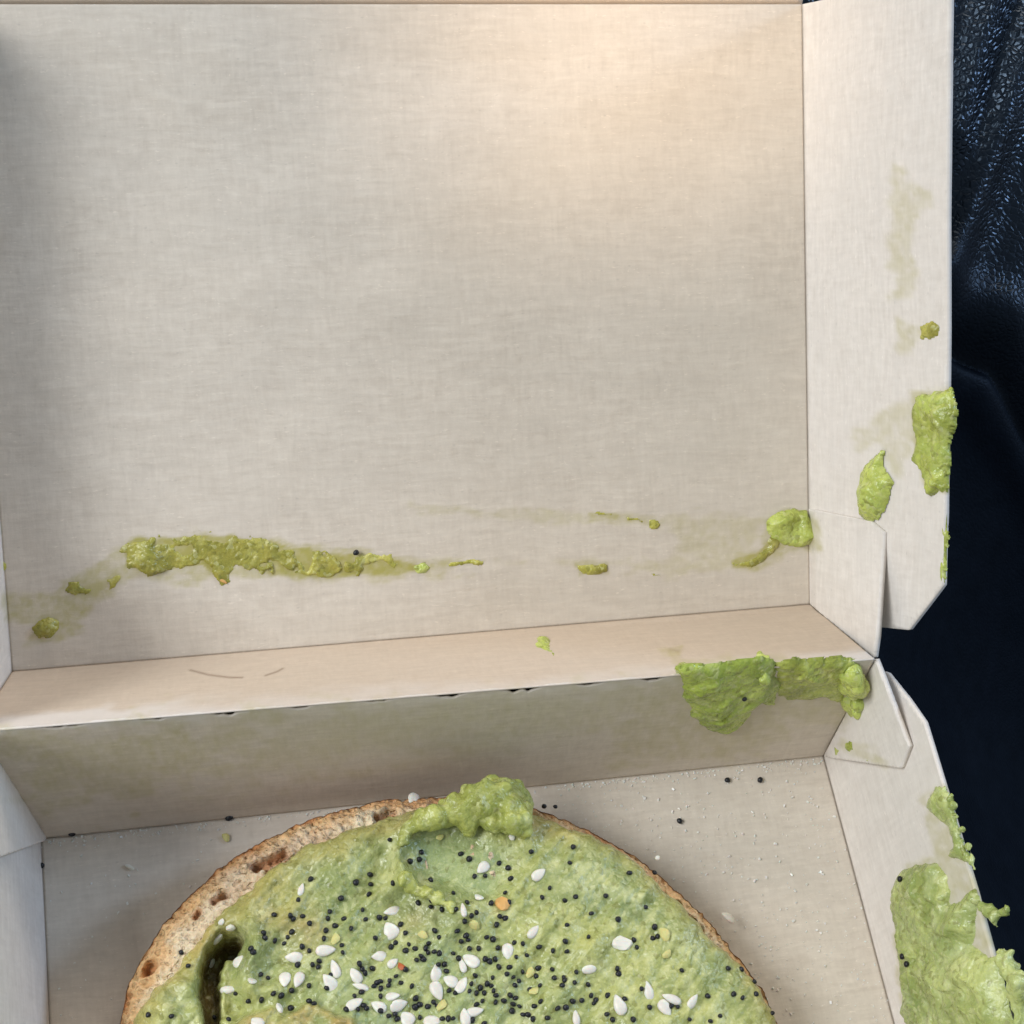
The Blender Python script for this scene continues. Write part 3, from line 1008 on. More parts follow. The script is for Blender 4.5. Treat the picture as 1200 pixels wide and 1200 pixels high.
def on(fr, px, py, h):
    return hit(px, py, fr['P'], fr['N']) + fr['N'] * h


clump('avocado_smear', [(on(BACK, 992, 786, .0008), .0017), (on(BACK, 998, 796, .0012), .0020), (on(TAB_TRAY, 1006, 806, .0010), .0022), (on(TAB_TRAY, 1013, 815, .0012), .0026), (on(TAB_TRAY, 1022, 818, .0010), .0021), (on(TAB_TRAY, 1028, 823, .0006), .0013), (on(TAB_TRAY, 1012, 829, .0006), .0014), (on(TAB_TRAY, 1011, 838, .0002), .0008)],
      'chunky avocado lump in the tray corner on the glue tab', 0.0003, 0.0011, 31, color=BRIGHT)
clump('avocado_smear', [(on(STRIP, 893, 779, .0006), .0012), (on(STRIP, 890, 785, .0008), .0013), (on(BACK, 893, 790, .0010), .0012)], 'small yellow-green avocado chunk straddling the hinge above the tongue', 0.0003, 0.0004, 32, color=BRIGHT)
smear('avocado_smear', STRIP, [[(790, 779), (800, 775), (815, 777), (840, 779), (842, 786), (800, 790), (790, 788)]], 'pale avocado scrape on the strip edge above the hanging tongue', 0.0005, edge=0.0008, rag=0.0006, rough=0.9, seed=33, color=BRIGHT)
smear('avocado_smear', TAB_TRAY, [[(996, 868), (1003, 862), (1010, 861), (1011, 872), (1010, 884), (1003, 887), (994, 880)]], 'small avocado dab low on the tray glue tab', 0.0008, edge=0.001, rag=0.0005, seed=34, color=BRIGHT, off=0.0010)
smear('avocado_smear', TAB_TRAY, [[(984, 875), (992, 874), (994, 884), (985, 884)], [(1017, 886), (1028, 887), (1024, 895), (1016, 893)]], 'two faint avocado flecks beside the small dab on the tray tab', 0.0003, edge=0.0009, rag=0.0004, seed=35, color=BRIGHT, off=0.0010)

# tray side wall
smear('avocado_smear', TRAY_WALL_R, [[(1096, 924), (1106, 921), (1113, 942), (1119, 962), (1128, 992), (1133, 1008), (1120, 1008), (1110, 1004), (1117, 990), (1112, 972), (1100, 962), (1086, 948), (1090, 932)]],
      'small avocado patch with a thin tail on the tray side wall rim', 0.0011, [(1098, 948, .0010, .0025), (1110, 935, .0004, .002), (1118, 1000, .0004, .002)], edge=0.0012, rag=0.0004, rough=0.7, seed=36, color=GREY, closed=True)
smear('avocado_smear', TRAY_WALL_R, [[(1048, 1040), (1053, 1024), (1068, 1014), (1098, 1010), (1108, 1026), (1114, 1045), (1113, 1058), (1126, 1057), (1140, 1044), (1147, 1054), (1142, 1074), (1140, 1094), (1136, 1108), (1150, 1116), (1168, 1128), (1175, 1150), (1184, 1187), (1195, 1230), (1225, 1330), (1110, 1330), (1070, 1215), (1062, 1190), (1058, 1140), (1052, 1090), (1047, 1060)]],
      'large thick mass of mashed avocado covering the tray side wall', 0.0030, [(1080, 1050, .0008, .005), (1130, 1085, .0010, .003), (1100, 1150, .0010, .008), (1140, 1180, .0010, .008), (1100, 1085, -.0008, .003)], step=0.00025, edge=0.0024, rag=0.0004, rough=0.42, seed=37, color=GREY)


# outer lip of that mass, hanging over the rim of the wall
def rim(px, py, h):
    return on(TRAY_WALL_R, px, py, h)


clump('avocado_smear', [(rim(1147, 1062, -.0004), .0009), (rim(1153, 1068, -.0008), .0012), (rim(1159, 1074, -.0010), .0012), (rim(1166, 1070, -.0012), .0009), (rim(1171, 1066, -.0012), .0006), (rim(1160, 1082, -.0010), .0006)], 'knobbly avocado nub sticking out over the tray side wall rim', 0.00028, 0.0005, 38, color=GREY)
clump('avocado_smear', [(rim(1168, 1116, -.0006), .0009), (rim(1173, 1126, -.0008), .0013), (rim(1179, 1140, -.0010), .0017), (rim(1186, 1154, -.0012), .0017), (rim(1184, 1166, -.0010), .0015), (rim(1187, 1182, -.0010), .0013), (rim(1190, 1198, -.0010), .0013), (rim(1195, 1225, -.0010), .0018), (rim(1200, 1250, -.0010), .0018)], 'ragged avocado ledge hanging outside the tray side wall rim', 0.0003, 0.0009, 39, color=GREY)
clump('avocado_smear', [(rim(1118, 955, -.0002), .0004), (rim(1124, 972, -.0004), .0005), (rim(1131, 992, -.0005), .0007), (rim(1136, 1008, -.0005), .0007), (rim(1139, 1018, -.0004), .0004)], 'narrow avocado bead along the outer rim of the tray side wall', 0.00022, 0.0004, 40, color=GREY)
clump('avocado_smear', [(rim(1112, 936, -.0002), .0005), (rim(1115, 944, -.0003), .0005), (rim(1114, 932, -.0002), .0003)], 'tiny avocado crumb beside the patch on the outer wall rim', 0.0002, 0.0003, 41, color=GREY)

# ------------------------------------------------------------------ bagel half
TOPZ = 0.0150
CB = np.array([-0.0075, -0.0530])
OUT_PX = [(138, 1215), (145, 1192), (160, 1130), (200, 1070), (250, 1025), (300, 985), (370, 955), (430, 938), (500, 931), (560, 931), (640, 946), (700, 972), (760, 1010), (820, 1062), (870, 1120), (905, 1170), (918, 1205)]
SPR_PX = [(133, 1215), (142, 1196), (168, 1160), (195, 1130), (222, 1092), (262, 1050), (305, 1018), (350, 992), (400, 972), (445, 958), (480, 946), (530, 936), (580, 934), (640, 950), (700, 978), (752, 1012), (790, 1046), (812, 1074), (835, 1100), (868, 1124), (902, 1172), (915, 1205)]


def polar_curve(pxs, z, hidden_r):
    ang, rad = [], []
    for p in pxs:
        q = hit(p[0], p[1], (0, 0, z), (0, 0, 1))[:2] - CB
        ang.append(math.atan2(q[1], q[0]))
        rad.append(math.hypot(*q))
    ang = np.array(ang)
    rad = np.array(rad)
    ang = np.where(ang < -math.pi / 2, ang + 2 * math.pi, ang)
    i = np.argsort(ang)
    ang, rad = ang[i], rad[i]
    hid = np.linspace(ang[-1] + 0.35, ang[0] + 2 * math.pi - 0.35, 6)
    ang = np.concatenate([ang, hid])
    rad = np.concatenate([rad, np.full(6, hidden_r)])
    a3 = np.concatenate([ang - 2 * math.pi, ang, ang + 2 * math.pi])
    r3 = np.concatenate([rad, rad, rad])
    tt_ = np.linspace(-math.pi, math.pi, 721)
    rr = np.interp(tt_, a3, r3)
    k = np.exp(-np.linspace(-2, 2, 25) ** 2)
    k /= k.sum()
    rr[:-1] = np.convolve(np.concatenate([rr[:-1][-12:], rr[:-1], rr[:-1][:12]]), k, 'valid')
    rr[-1] = rr[0]
    return lambda th: np.interp((th + math.pi) % (2 * math.pi) - math.pi, tt_, rr)


R_OUT_ = polar_curve(OUT_PX, TOPZ - 0.001, 0.0475)
R_OUT = lambda th: R_OUT_(th) + 0.0007
R_SPR_ = polar_curve(SPR_PX, TOPZ + 0.001, 0.0455)
R_SPR = lambda th: R_SPR_(th) + 0.0004 + 0.0004 * np.cos(th) - 0.0010 * np.exp(-((th - 2.35) / 0.55) ** 2)


def topxy(px, py, z=TOPZ + 0.002):
    return tuple(hit(px, py, (0, 0, z), (0, 0, 1))[:2])


PITLINE = [topxy(*p, z=0.014) for p in [(276, 1101), (266, 1106), (254, 1116), (247, 1136), (243, 1165), (245, 1192), (250, 1215)]]
PITBAY = [topxy(*p, z=0.013) for p in [(278, 1120), (272, 1150), (272, 1185)]]
SLOTS = [([(300, 1012), (318, 1003), (332, 998)], 0.0009, 0.0030), ([(318, 1018), (335, 1013), (352, 1008)], 0.0009, 0.0030), ([(250, 1052), (262, 1046)], 0.0007, 0.002), ([(172, 1132), (176, 1126)], 0.0009, 0.0022), ([(228, 1070), (232, 1064)], 0.0006, 0.0016), ([(445, 952), (462, 947)], 0.0008, 0.002), ([(796, 1062), (808, 1074), (822, 1085)], 0.0010, 0.0028)]
SLOTS = [([topxy(*p, z=TOPZ) for p in l], w, d) for l, w, d in SLOTS]


def pit_depth(x, y):
    d1 = seg_dist(x, y, PITLINE) + 0.0007 * fbm(x, y, 0.0030, 4, 70)
    d2 = seg_dist(x, y, PITBAY)
    return 0.0092 * np.exp(-np.clip(np.abs(d1) / 0.0012, 0, 9) ** 3) + 0.0032 * np.exp(-(d2 / 0.0020) ** 2)


def bread_top(x, y):
    th = np.arctan2(y - CB[1], x - CB[0])
    r = np.hypot(x - CB[0], y - CB[1])
    e = R_OUT(th) - r                                     # distance in from the outline
    dome = -0.0042 * np.exp(-np.clip(e, 0, 1) / 0.0030)
    pores = np.clip(0.42 - worley(x, y, 0.0019, 80), 0, 1) * 0.0016 * smooth(-0.2, 0.5, fbm(x, y, 0.004, 2, 79)) + np.clip(0.50 - worley(x, y, 0.0010, 81), 0, 1) * 0.0012 + 0.0004 * fbm(x, y, 0.0009, 3, 78)
    z = TOPZ + dome - pores + 0.00045 * fbm(x, y, 0.003, 4, 82) - 0.0006
    for l, w, d in SLOTS:
        sdist = seg_dist(x, y, l) + w * 0.55 * fbm(x, y, 0.0016, 3, 89)
        z = z - d * np.exp(-(sdist / w) ** 4) + 0.0004 * np.exp(-((sdist - 1.6 * w) / (0.5 * w)) ** 2)
    return z - pit_depth(x, y) * 1.0


BAGEL = empty('bagel_half', (CB[0], CB[1], 0), 'toasted round bagel half with pale porous rim under avocado spread', 'bagel')


def build_bread():
    nt_ = 1100
    th = np.linspace(-math.pi, math.pi, nt_, endpoint=False)
    # crumb: rings inward from the outline; fine at the rim and around the cleft
    es = np.concatenate([np.linspace(0.0, 0.010, 38), np.linspace(0.0107, 0.0465, 60)])
    E_, T_ = np.meshgrid(es, th)
    ro = R_OUT(th) + 0.00035 * fbm(th * 0.047, th * 0, 0.004, 3, 83)
    Rr = ro[:, None] * (1 - E_ / 0.0470)
    X, Y = CB[0] + Rr * np.cos(T_), CB[1] + Rr * np.sin(T_)
    Z = bread_top(X, Y)
    P = np.stack([X.ravel(), Y.ravel(), Z.ravel()], 1)
    idx = np.arange(nt_ * len(es)).reshape(nt_, len(es))
    nx = np.roll(idx, -1, 0)
    q = np.stack([idx[:, :-1], nx[:, :-1], nx[:, 1:], idx[:, 1:]], -1).reshape(-1, 4)[:, ::-1]
    x, y, e = P[:, 0], P[:, 1], np.tile(es, nt_)
    n = fbm(x, y, 0.0035, 4, 84)
    crumb, toast, brown, deep = (np.array(srgb(*c)) for c in ((238, 222, 192), (234, 196, 146), (190, 124, 72), (84, 56, 26)))
    k1 = smooth(0.0040, 0.0010, e + 0.0018 * n)[:, None]
    col = crumb * (1 - k1) + toast * k1
    k2 = 0.85 * smooth(0.0008, -0.0004, e + 0.0010 * fbm(x, y, 0.004, 4, 86))[:, None]
    col = col * (1 - k2) + brown * k2
    # the far rim and the pores are browner
    upper = smooth(-0.030, -0.004, y)[:, None] * 0.45 * smooth(-0.4, 0.7, fbm(x, y, 0.006, 3, 85))[:, None]
    col = col * (1 - upper) + np.array(srgb(186, 116, 66)) * upper
    for l, w, d in SLOTS:
        k = np.exp(-(seg_dist(x, y, l) / (w * 1.0)) ** 4)[:, None] * 0.7
        col = col * (1 - k) + brown * k
    kp = smooth(0.002, 0.008, pit_depth(x, y))[:, None]  # brown bread of the cleft, with shade painted in by depth
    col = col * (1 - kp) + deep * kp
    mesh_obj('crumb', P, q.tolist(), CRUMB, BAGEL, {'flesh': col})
    # crust: rounded side and underside
    prof = [(0.0, None), (0.0003, 0.0085), (0.0003, 0.0062), (-0.0004, 0.0035), (-0.0020, 0.0012), (-0.007, 0.0004), (-0.030, 0.0004)]
    rings = []
    zt = bread_top(CB[0] + ro * np.cos(th), CB[1] + ro * np.sin(th))
    for dr, z in prof:
        rr = ro + dr + (0.0002 * fbm(th * 0.047, th * 0 + dr * 9, 0.003, 3, 87) if z else 0)
        zz = zt + 0.00025 if z is None else np.full(nt_, z)
        rings.append(np.stack([CB[0] + rr * np.cos(th), CB[1] + rr * np.sin(th), zz], 1))
    P = np.concatenate(rings)
    idx = np.arange(len(prof) * nt_).reshape(len(prof), nt_)
    nx = np.roll(idx, -1, 1)
    q = np.stack([idx[:-1], nx[:-1], nx[1:], idx[1:]], -1).reshape(-1, 4)[:, ::-1]
    n = smooth(-0.5, 0.7, fbm(np.tile(th, len(prof)) * 0.047, P[:, 2] * 2, 0.006, 4, 88))[:, None]
    col = np.array(srgb(206, 160, 108)) * (1 - n) + np.array(srgb(164, 102, 58)) * n
    mesh_obj('crust', P, q.tolist(), CRUST, BAGEL, {'flesh': col})


build_bread()

# ------------------------------------------------------------------ avocado spread on the bagel
DIP = [topxy(*p) for p in [(486, 985), (520, 968), (565, 972), (600, 992), (598, 1030), (580, 1052), (550, 1050), (510, 1032), (486, 1018)]]
ISLAND = [topxy(*p) for p in [(280, 1188), (300, 1180), (335, 1182), (362, 1176), (385, 1184), (412, 1192), (425, 1215), (268, 1215)]]
RIDGES = [([(468, 1032), (466, 1005), (472, 978), (486, 962), (510, 955)], .0017, .0013),
          ([(470, 1018), (486, 1038), (510, 1052), (535, 1066), (545, 1072)], .0017, .0014),
          ([(612, 960), (622, 985), (626, 1010)], .0006, .0020),
          ([(296, 1084), (300, 1104), (296, 1122), (288, 1136), (284, 1152), (302, 1164), (318, 1160)], .0022, .0016),
          ([(232, 1168), (205, 1160), (180, 1172)], .0018, .0030), ([(236, 1190), (200, 1200)], .0018, .0030),
          ([(640, 1085), (655, 1105), (690, 1112)], .0008, .0022), ([(560, 1080), (585, 1100), (600, 1130)], .0006, .003),
          ([(300, 1040), (345, 1020), (420, 990)], .0006, .004), ([(700, 1010), (760, 1055), (820, 1110)], .0006, .004)]
RIDGES = [([topxy(*p) for p in l], a, w) for l, a, w in RIDGES]


def spread_parts(x, y):
    th = np.arctan2(y - CB[1], x - CB[0])
    r = np.hypot(x - CB[0], y - CB[1])
    sd = R_SPR(th) - r + 0.0007 * fbm(x, y, 0.0045, 4, 100) + 0.0002 * fbm(x, y, 0.0012, 2, 101)
    prof = np.sqrt(np.clip(sd / 0.0022, 0, 1) * (2 - np.clip(sd / 0.0022, 0, 1)))
    e = R_OUT(th) - r
    base = TOPZ - 0.0012 - 0.0036 * np.exp(-np.clip(e, 0, 1) / 0.0032)
    dip = smooth(-0.0010, 0.0022, poly_sd(x, y, DIP))
    rough = 1 - 0.75 * dip
    h = 0.0021 + 0.00095 * fbm(x, y, 0.011, 3, 102) * rough
    # streaks of the knife on the side away from the cleft
    ca, sa = math.cos(-0.75), math.sin(-0.75)
    sx, sy = ca * x - sa * y, sa * x + ca * y
    h = h + 0.00060 * fbm(sx * 0.22, sy, 0.0024, 3, 103) * rough
    h = h + 0.00022 * fbm(x, y, 0.0018, 3, 114, 0.55) * rough
    h = h + 0.00022 * (0.45 - worley(x, y, 0.0017, 104)) * rough * (0.4 + 0.6 * smooth(-0.3, 0.5, fbm(x, y, 0.008, 2, 105)))
    h = h + 0.00012 * (0.45 - worley(x, y, 0.0009, 106)) * rough
    h = h - 0.0012 * dip
    for l, a, w in RIDGES:
        d = seg_dist(x, y, l)
        h = h + a * np.exp(-(d / w) ** 2) * (1 + 0.35 * fbm(x, y, 0.003, 2, 107))
    isl = poly_sd(x, y, ISLAND) + 0.0006 * fbm(x, y, 0.0025, 3, 108)
    h = h + 0.0019 * smooth(-0.0005, 0.0012, isl) + 0.0004 * (0.5 - worley(x, y, 0.0013, 109)) * smooth(0, 0.001, isl)
    pit = pit_depth(x, y)
    z = base + h * prof - pit * 0.92
    return z, sd, pit, dip, isl, base


SX, SY = np.linspace(-0.062, 0.047, 410), np.linspace(-0.103, 0.0005, 392)
GX, GY = np.meshgrid(SX, SY)
GZ, GSD, GPIT, GDIP, GISL, GBASE = spread_parts(GX, GY)
BTOP = bread_top(GX, GY)
TOPSURF = np.where(GSD > 0, np.maximum(GZ, BTOP), BTOP)
SPREAD = empty('avocado_spread', (CB[0], CB[1], TOPZ), 'thick mashed avocado spread with black and white seeds covering the bagel', 'avocado spread')


def build_spread():
    x, y = GX.ravel(), GY.ravel()
    sd, pit, dip, isl = GSD.ravel(), GPIT.ravel(), GDIP.ravel(), GISL.ravel()
    z = np.where(sd > 0, GZ.ravel(), np.minimum(GZ.ravel(), BTOP.ravel()) - 0.0006)
    keep = sd > 0
    q = grid_faces(len(SX), len(SY), keep)
    n = fbm(x, y, 0.009, 4, 110)
    n2 = fbm(x, y, 0.003, 4, 111)
    A, B, Cc, D, Ol, Br = (np.array(srgb(*c)) for c in ((170, 173, 108), (144, 153, 96), (202, 203, 150), (158, 170, 118), (170, 156, 90), (184, 148, 94)))
    k = smooth(-0.5, 0.6, n)[:, None]
    col = A * (1 - k) + B * k
    p = (0.5 * smooth(0.1, 0.7, n2))[:, None]
    col = col * (1 - p) + Cc * p
    # grey-green where thin and wet in the dip and in the seeded middle
    cx, cy = topxy(500, 1165)
    mid = 0.6 * np.exp(-(((x - cx) / 0.018) ** 2 + ((y - cy) / 0.011) ** 2))
    g = np.clip(np.maximum(0.75 * dip, mid), 0, 1)[:, None]
    col = col * (1 - g) + D * g
    # olive where it thins out on the rim
    ol = (0.65 * smooth(0.0055, 0.0008, sd + 0.0015 * n))[:, None]
    col = col * (1 - ol) + Ol * ol
    # toasted patches that show through
    for (px, py, rx, k0) in ((360, 1088, .003, .45), (330, 1072, .004, .35), (480, 1075, .003, .25), (230, 1095, .004, .35), (640, 952, .004, .5)):
        c = topxy(px, py)
        kk = (k0 * np.exp(-(((x - c[0]) ** 2 + (y - c[1]) ** 2) / rx ** 2)) * np.clip(0.8 + 0.6 * n2, 0, 1))[:, None]
        col = col * (1 - kk) + Br * kk
    ki = (smooth(-0.0004, 0.0010, isl) * np.clip(0.55 + 0.7 * n2, 0.1, 0.9))[:, None]
    col = col * (1 - ki) + np.array(srgb(176, 150, 90)) * ki
    c1 = topxy(490, 1150)
    kk = (0.5 * np.exp(-(((x - c1[0]) / 0.0024) ** 2 + ((y - c1[1]) / 0.0030) ** 2)))[:, None]
    col = col * (1 - kk) + np.array(srgb(186, 186, 122)) * kk
    kp = (0.85 * smooth(0.0035, 0.0075, pit + 0.0012 * n2))[:, None]          # bare brown bread inside the cleft, its shade painted into the colour
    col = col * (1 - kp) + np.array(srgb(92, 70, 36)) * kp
    P = np.stack([x, y, z], 1)
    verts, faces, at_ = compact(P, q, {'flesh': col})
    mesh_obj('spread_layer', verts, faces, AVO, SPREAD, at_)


build_spread()


def surf(x, y):
    i = np.clip((x - SX[0]) / (SX[1] - SX[0]), 0, len(SX) - 1.001)
    j = np.clip((y - SY[0]) / (SY[1] - SY[0]), 0, len(SY) - 1.001)
    a, b = int(i), int(j)
    fx, fy = i - a, j - b
    return (TOPSURF[b, a] * (1 - fx) + TOPSURF[b, a + 1] * fx) * (1 - fy) + (TOPSURF[b + 1, a] * (1 - fx) + TOPSURF[b + 1, a + 1] * fx) * fy


def on_spread(px, py):
    d = ray(px, py)
    z = TOPZ + 0.002
    for _ in range(14):
        t = (z - CAM_C[2]) / d[2]
        P = CAM_C + d * t
        z = 0.5 * z + 0.5 * surf(P[0], P[1])
    P = CAM_C + d * ((z - CAM_C[2]) / d[2])
    e = 0.0007
    n = unit([-(surf(P[0] + e, P[1]) - surf(P[0] - e, P[1])) / (2 * e), -(surf(P[0], P[1] + e) - surf(P[0], P[1] - e)) / (2 * e), 1.0])
    return P, n


def sp(px, py, dz):
    P, n = on_spread(px, py)
    return P + np.array([0, 0, dz])


CURL_C = dict(base=(174, 178, 98), dark=(148, 154, 78), pale=(202, 206, 142))
clump('avocado_curl', [(sp(474, 985, .0004), .0012), (sp(480, 972, .0008), .0014), (sp(492, 964, .0014), .0015), (sp(508, 961, .0018), .0018), (sp(524, 958, .0022), .0021), (sp(540, 956, .0027), .0024), (sp(556, 952, .0031), .0028), (sp(572, 948, .0034), .0032), (sp(588, 944, .0034), .0034), (sp(602, 946, .0028), .0029), (sp(606, 958, .0016), .0024), (sp(596, 966, .0020), .0024), (sp(548, 968, .0020), .0017), (sp(550, 976, .0012), .0011), (sp(575, 970, .0016), .0016), (sp(612, 970, .0002), .0016)],
      None, 0.00035, 0.00065, 120, color=CURL_C, parent=SPREAD)
clump('avocado_curl', [(sp(474, 1030, .0006), .0013), (sp(482, 1040, .0008), .0013), (sp(496, 1048, .0006), .0012), (sp(512, 1056, .0005), .0012), (sp(528, 1064, .0004), .0011)], None, 0.0003, 0.0005, 121, color=CURL_C, parent=SPREAD)

# ------------------------------------------------------------------ seeds
def poppy_mesh():
    bm = bmesh.new()
    bmesh.ops.create_icosphere(bm, subdivisions=2, radius=1.0)
    for v in bm.verts:
        c = v.co.copy()
        dent = 0.32 * math.exp(-((c.x - 0.9) ** 2 + c.y ** 2 + (c.z - 0.3) ** 2) / 0.25)
        w = 1 - dent + 0.05 * math.sin(9 * c.x + 5 * c.y) * math.cos(8 * c.z)
        v.co = Vector((c.x * 0.56 * w, c.y * 0.46 * w, c.z * 0.42 * w)) * 0.001
    me = bpy.data.meshes.new('poppy_seed')
    bm.to_mesh(me)
    bm.free()
    me.polygons.foreach_set('use_smooth', np.ones(len(me.polygons), bool))
    me.materials.append(POPPY)
    return me


def sesame_mesh(name, mat, plump=1.0):
    """tear-drop: long axis +x with the point at +x, 3 mm long"""
    nr, ns = 11, 12
    verts, faces = [], []
    for i in range(nr):
        t = i / (nr - 1)
        x = -1.4 + 2.9 * t
        w = 0.95 * math.sqrt(max(0, 1 - ((t - 0.38) / 0.385) ** 2)) if t < 0.38 else 0.95 * max(0, (1 - ((t - 0.38) / 0.62) ** 1.75)) ** 0.85
        if i in (0, nr - 1):
            verts.append((x, 0, 0))
            continue
        for k in range(ns):
            a = 2 * math.pi * k / ns
            verts.append((x, w * plump * math.cos(a), 0.42 * w * math.sin(a) * (1.0 if math.sin(a) > 0 else 0.8)))
    n = len(verts)
    ring = lambda i: 1 + (i - 1) * ns
    for k in range(ns):
        k2 = (k + 1) % ns
        faces.append((0, ring(1) + k2, ring(1) + k))
        faces.append((n - 1, ring(nr - 2) + k, ring(nr - 2) + k2))
        for i in range(1, nr - 2):
            faces.append((ring(i) + k, ring(i) + k2, ring(i + 1) + k2, ring(i + 1) + k))
    me = bpy.data.meshes.new(name)
    me.from_pydata([(x * 0.001, y * 0.001, z * 0.001) for x, y, z in verts], [], faces)
    me.polygons.foreach_set('use_smooth', np.ones(len(me.polygons), bool))
    me.materials.append(mat)
    me.update()
    return me


def flake_mesh(name, mat, seed):
    rnd = random.Random(seed)
    bm = bmesh.new()
    bmesh.ops.create_icosphere(bm, subdivisions=2, radius=1.0)
    dirs = [Vector((rnd.gauss(0, 1), rnd.gauss(0, 1), rnd.gauss(0, 1))).normalized() for _ in range(9)]
    for v in bm.verts:
        m_ = min(1.0 / max(0.3, d.dot(v.co)) * rnd_k for d, rnd_k in zip(dirs, [0.62, 0.7, 0.8, 0.66, 0.75, 0.85, 0.7, 0.78, 0.68]) if d.dot(v.co) > 0.3) if any(d.dot(v.co) > 0.3 for d in dirs) else 1
        v.co *= min(1.0, m_)
        v.co = Vector((v.co.x * 1.0, v.co.y * 0.75, v.co.z * 0.4)) * 0.001
    me = bpy.data.meshes.new(name)
    bm.to_mesh(me)
    bm.free()
    me.materials.append(mat)
    return me


def place(name, me, P, n, heading, scale, label, cat, group=None, tilt=0.0):
    """heading: world direction the long axis points to"""
    n = Vector([float(a) for a in n]).normalized()
    h = Vector([float(a) for a in heading])
    h = (h - n * h.dot(n)).normalized()
    s = n.cross(h)
    rot = Matrix((h, s, n)).transposed().to_4x4()
    if tilt:
        rot = rot @ Matrix.Rotation(tilt, 4, 'Y')
    o = bpy.data.objects.new(name, me)
    sc = scale if hasattr(scale, '__len__') else (scale, scale, scale)
    o.matrix_world = Matrix.Translation(Vector([float(a) for a in P])) @ rot @ Matrix.Diagonal((*sc, 1))
    COL.objects.link(o)
    return tag(o, label, cat, group)


def img_heading(deg):
    """direction in the picture, degrees anticlockwise from right, taken onto the table"""
    a = math.radians(deg)
    return CAM_R @ np.array([math.cos(a), math.sin(a), 0.0])


def crop(lst, x0, y0, k):
    return [(x0 + a / k, y0 + b / k) for a, b in lst]


PA = crop([(197, 375), (90, 460), (325, 290), (872, 316), (986, 220), (1075, 240), (1150, 247), (291, 538), (282, 582), (218, 600), (351, 720), (490, 798), (545, 552), (598, 583), (633, 692), (700, 690), (787, 610), (850, 640), (866, 712), (831, 801), (740, 866), (850, 862), (793, 948), (829, 962), (773, 1001), (585, 862), (640, 925), (612, 945), (570, 978), (273, 862), (365, 845), (350, 880), (425, 900), (115, 737), (20, 957), (62, 962), (164, 1000), (193, 1056), (378, 1047), (408, 1080), (522, 1041), (577, 1068), (710, 1085), (1113, 771), (1064, 832), (993, 533), (516, 905)], 440, 900, 5.4545)
PB = crop([(255, 248), (88, 278), (200, 298), (180, 322), (272, 310), (256, 343), (306, 338), (362, 330), (378, 300), (376, 356), (412, 350), (436, 358), (340, 370), (348, 392), (312, 396), (555, 287), (592, 283), (598, 334), (655, 332), (693, 276), (730, 282), (754, 328), (843, 298), (884, 302), (854, 378), (910, 366), (975, 323), (513, 362), (538, 384), (434, 412), (465, 416), (686, 386), (708, 400), (740, 386), (757, 434), (816, 434), (803, 468), (838, 486), (866, 504), (845, 528), (888, 456), (970, 436), (965, 480), (985, 530), (930, 552), (632, 474), (724, 486), (614, 522), (655, 543), (695, 520), (720, 533), (682, 570), (730, 560), (745, 585), (636, 570), (600, 560), (740, 622), (675, 616), (640, 634), (786, 612), (818, 586), (850, 596), (872, 644), (832, 630), (828, 668), (890, 692), (918, 686), (945, 712), (952, 642), (988, 620), (476, 460), (487, 556), (527, 570), (202, 482), (228, 522), (290, 532), (168, 504), (160, 534), (118, 505), (100, 515), (85, 535), (120, 545), (118, 588), (303, 598), (336, 634), (303, 646), (374, 646), (402, 622), (424, 640), (118, 674), (163, 696), (200, 686), (210, 710), (333, 704), (484, 708), (512, 708), (455, 712), (618, 714), (678, 732), (75, 440), (255, 440), (15, 572), (30, 640), (45, 658), (1020, 704), (1048, 440)], 420, 1040, 4.615)
PC = crop([(92, 66), (150, 48), (299, 42), (498, 100), (360, 160), (225, 132), (106, 195), (214, 250), (96, 272), (38, 318), (104, 322), (541, 198), (560, 245), (535, 255), (440, 264), (452, 300), (364, 434), (355, 405), (152, 424), (30, 412), (42, 458), (85, 452), (96, 466), (84, 496), (144, 478), (203, 490), (228, 542), (250, 568), (240, 582), (178, 568), (135, 570), (97, 602), (56, 606), (310, 543), (396, 560), (476, 510), (518, 602), (628, 598), (655, 604), (302, 640), (330, 664), (436, 666), (718, 662), (825, 678), (872, 645), (810, 546), (678, 420), (980, 414), (1040, 474), (1055, 536), (988, 556), (1128, 628), (940, 534), (908, 406)], 640, 1040, 4.286)
PD = crop([(557, 20), (770, 14), (876, 70), (895, 120), (958, 106), (940, 214), (817, 165), (787, 116), (712, 80), (702, 112), (740, 152), (682, 214), (688, 175), (610, 138), (575, 106), (516, 98), (530, 114), (434, 102), (380, 188), (386, 215), (524, 180), (502, 208), (440, 226), (485, 240), (574, 255), (612, 276), (773, 250), (778, 283), (555, 348), (628, 345), (655, 330), (652, 355), (322, 265), (330, 285), (365, 395), (398, 418), (430, 488), (470, 498), (518, 474), (609, 450), (700, 465), (718, 398), (242, 490), (306, 524), (370, 520), (610, 535), (635, 545), (520, 564), (140, 604), (210, 622), (796, 572), (835, 504), (872, 486), (850, 570), (860, 340), (876, 366), (888, 386), (928, 366)], 220, 1050, 4.286)
PE = crop([(950, 418), (905, 440), (955, 450), (1032, 442), (952, 482), (856, 495), (755, 430), (713, 498), (926, 532), (320, 675), (347, 722), (212, 885), (288, 888)], 100, 880, 2.857)
PF = crop([(582, 260), (570, 306), (668, 391), (735, 331), (800, 332), (775, 423), (564, 474), (517, 372), (556, 404)], 420, 880, 2.308)
poppies, seen = [], []
for p in PA + PB + PC + PD + PE + PF:
    if all((p[0] - q[0]) ** 2 + (p[1] - q[1]) ** 2 > 5.0 for q in seen):
        seen.append(p)
random.seed(3)
PM = poppy_mesh()
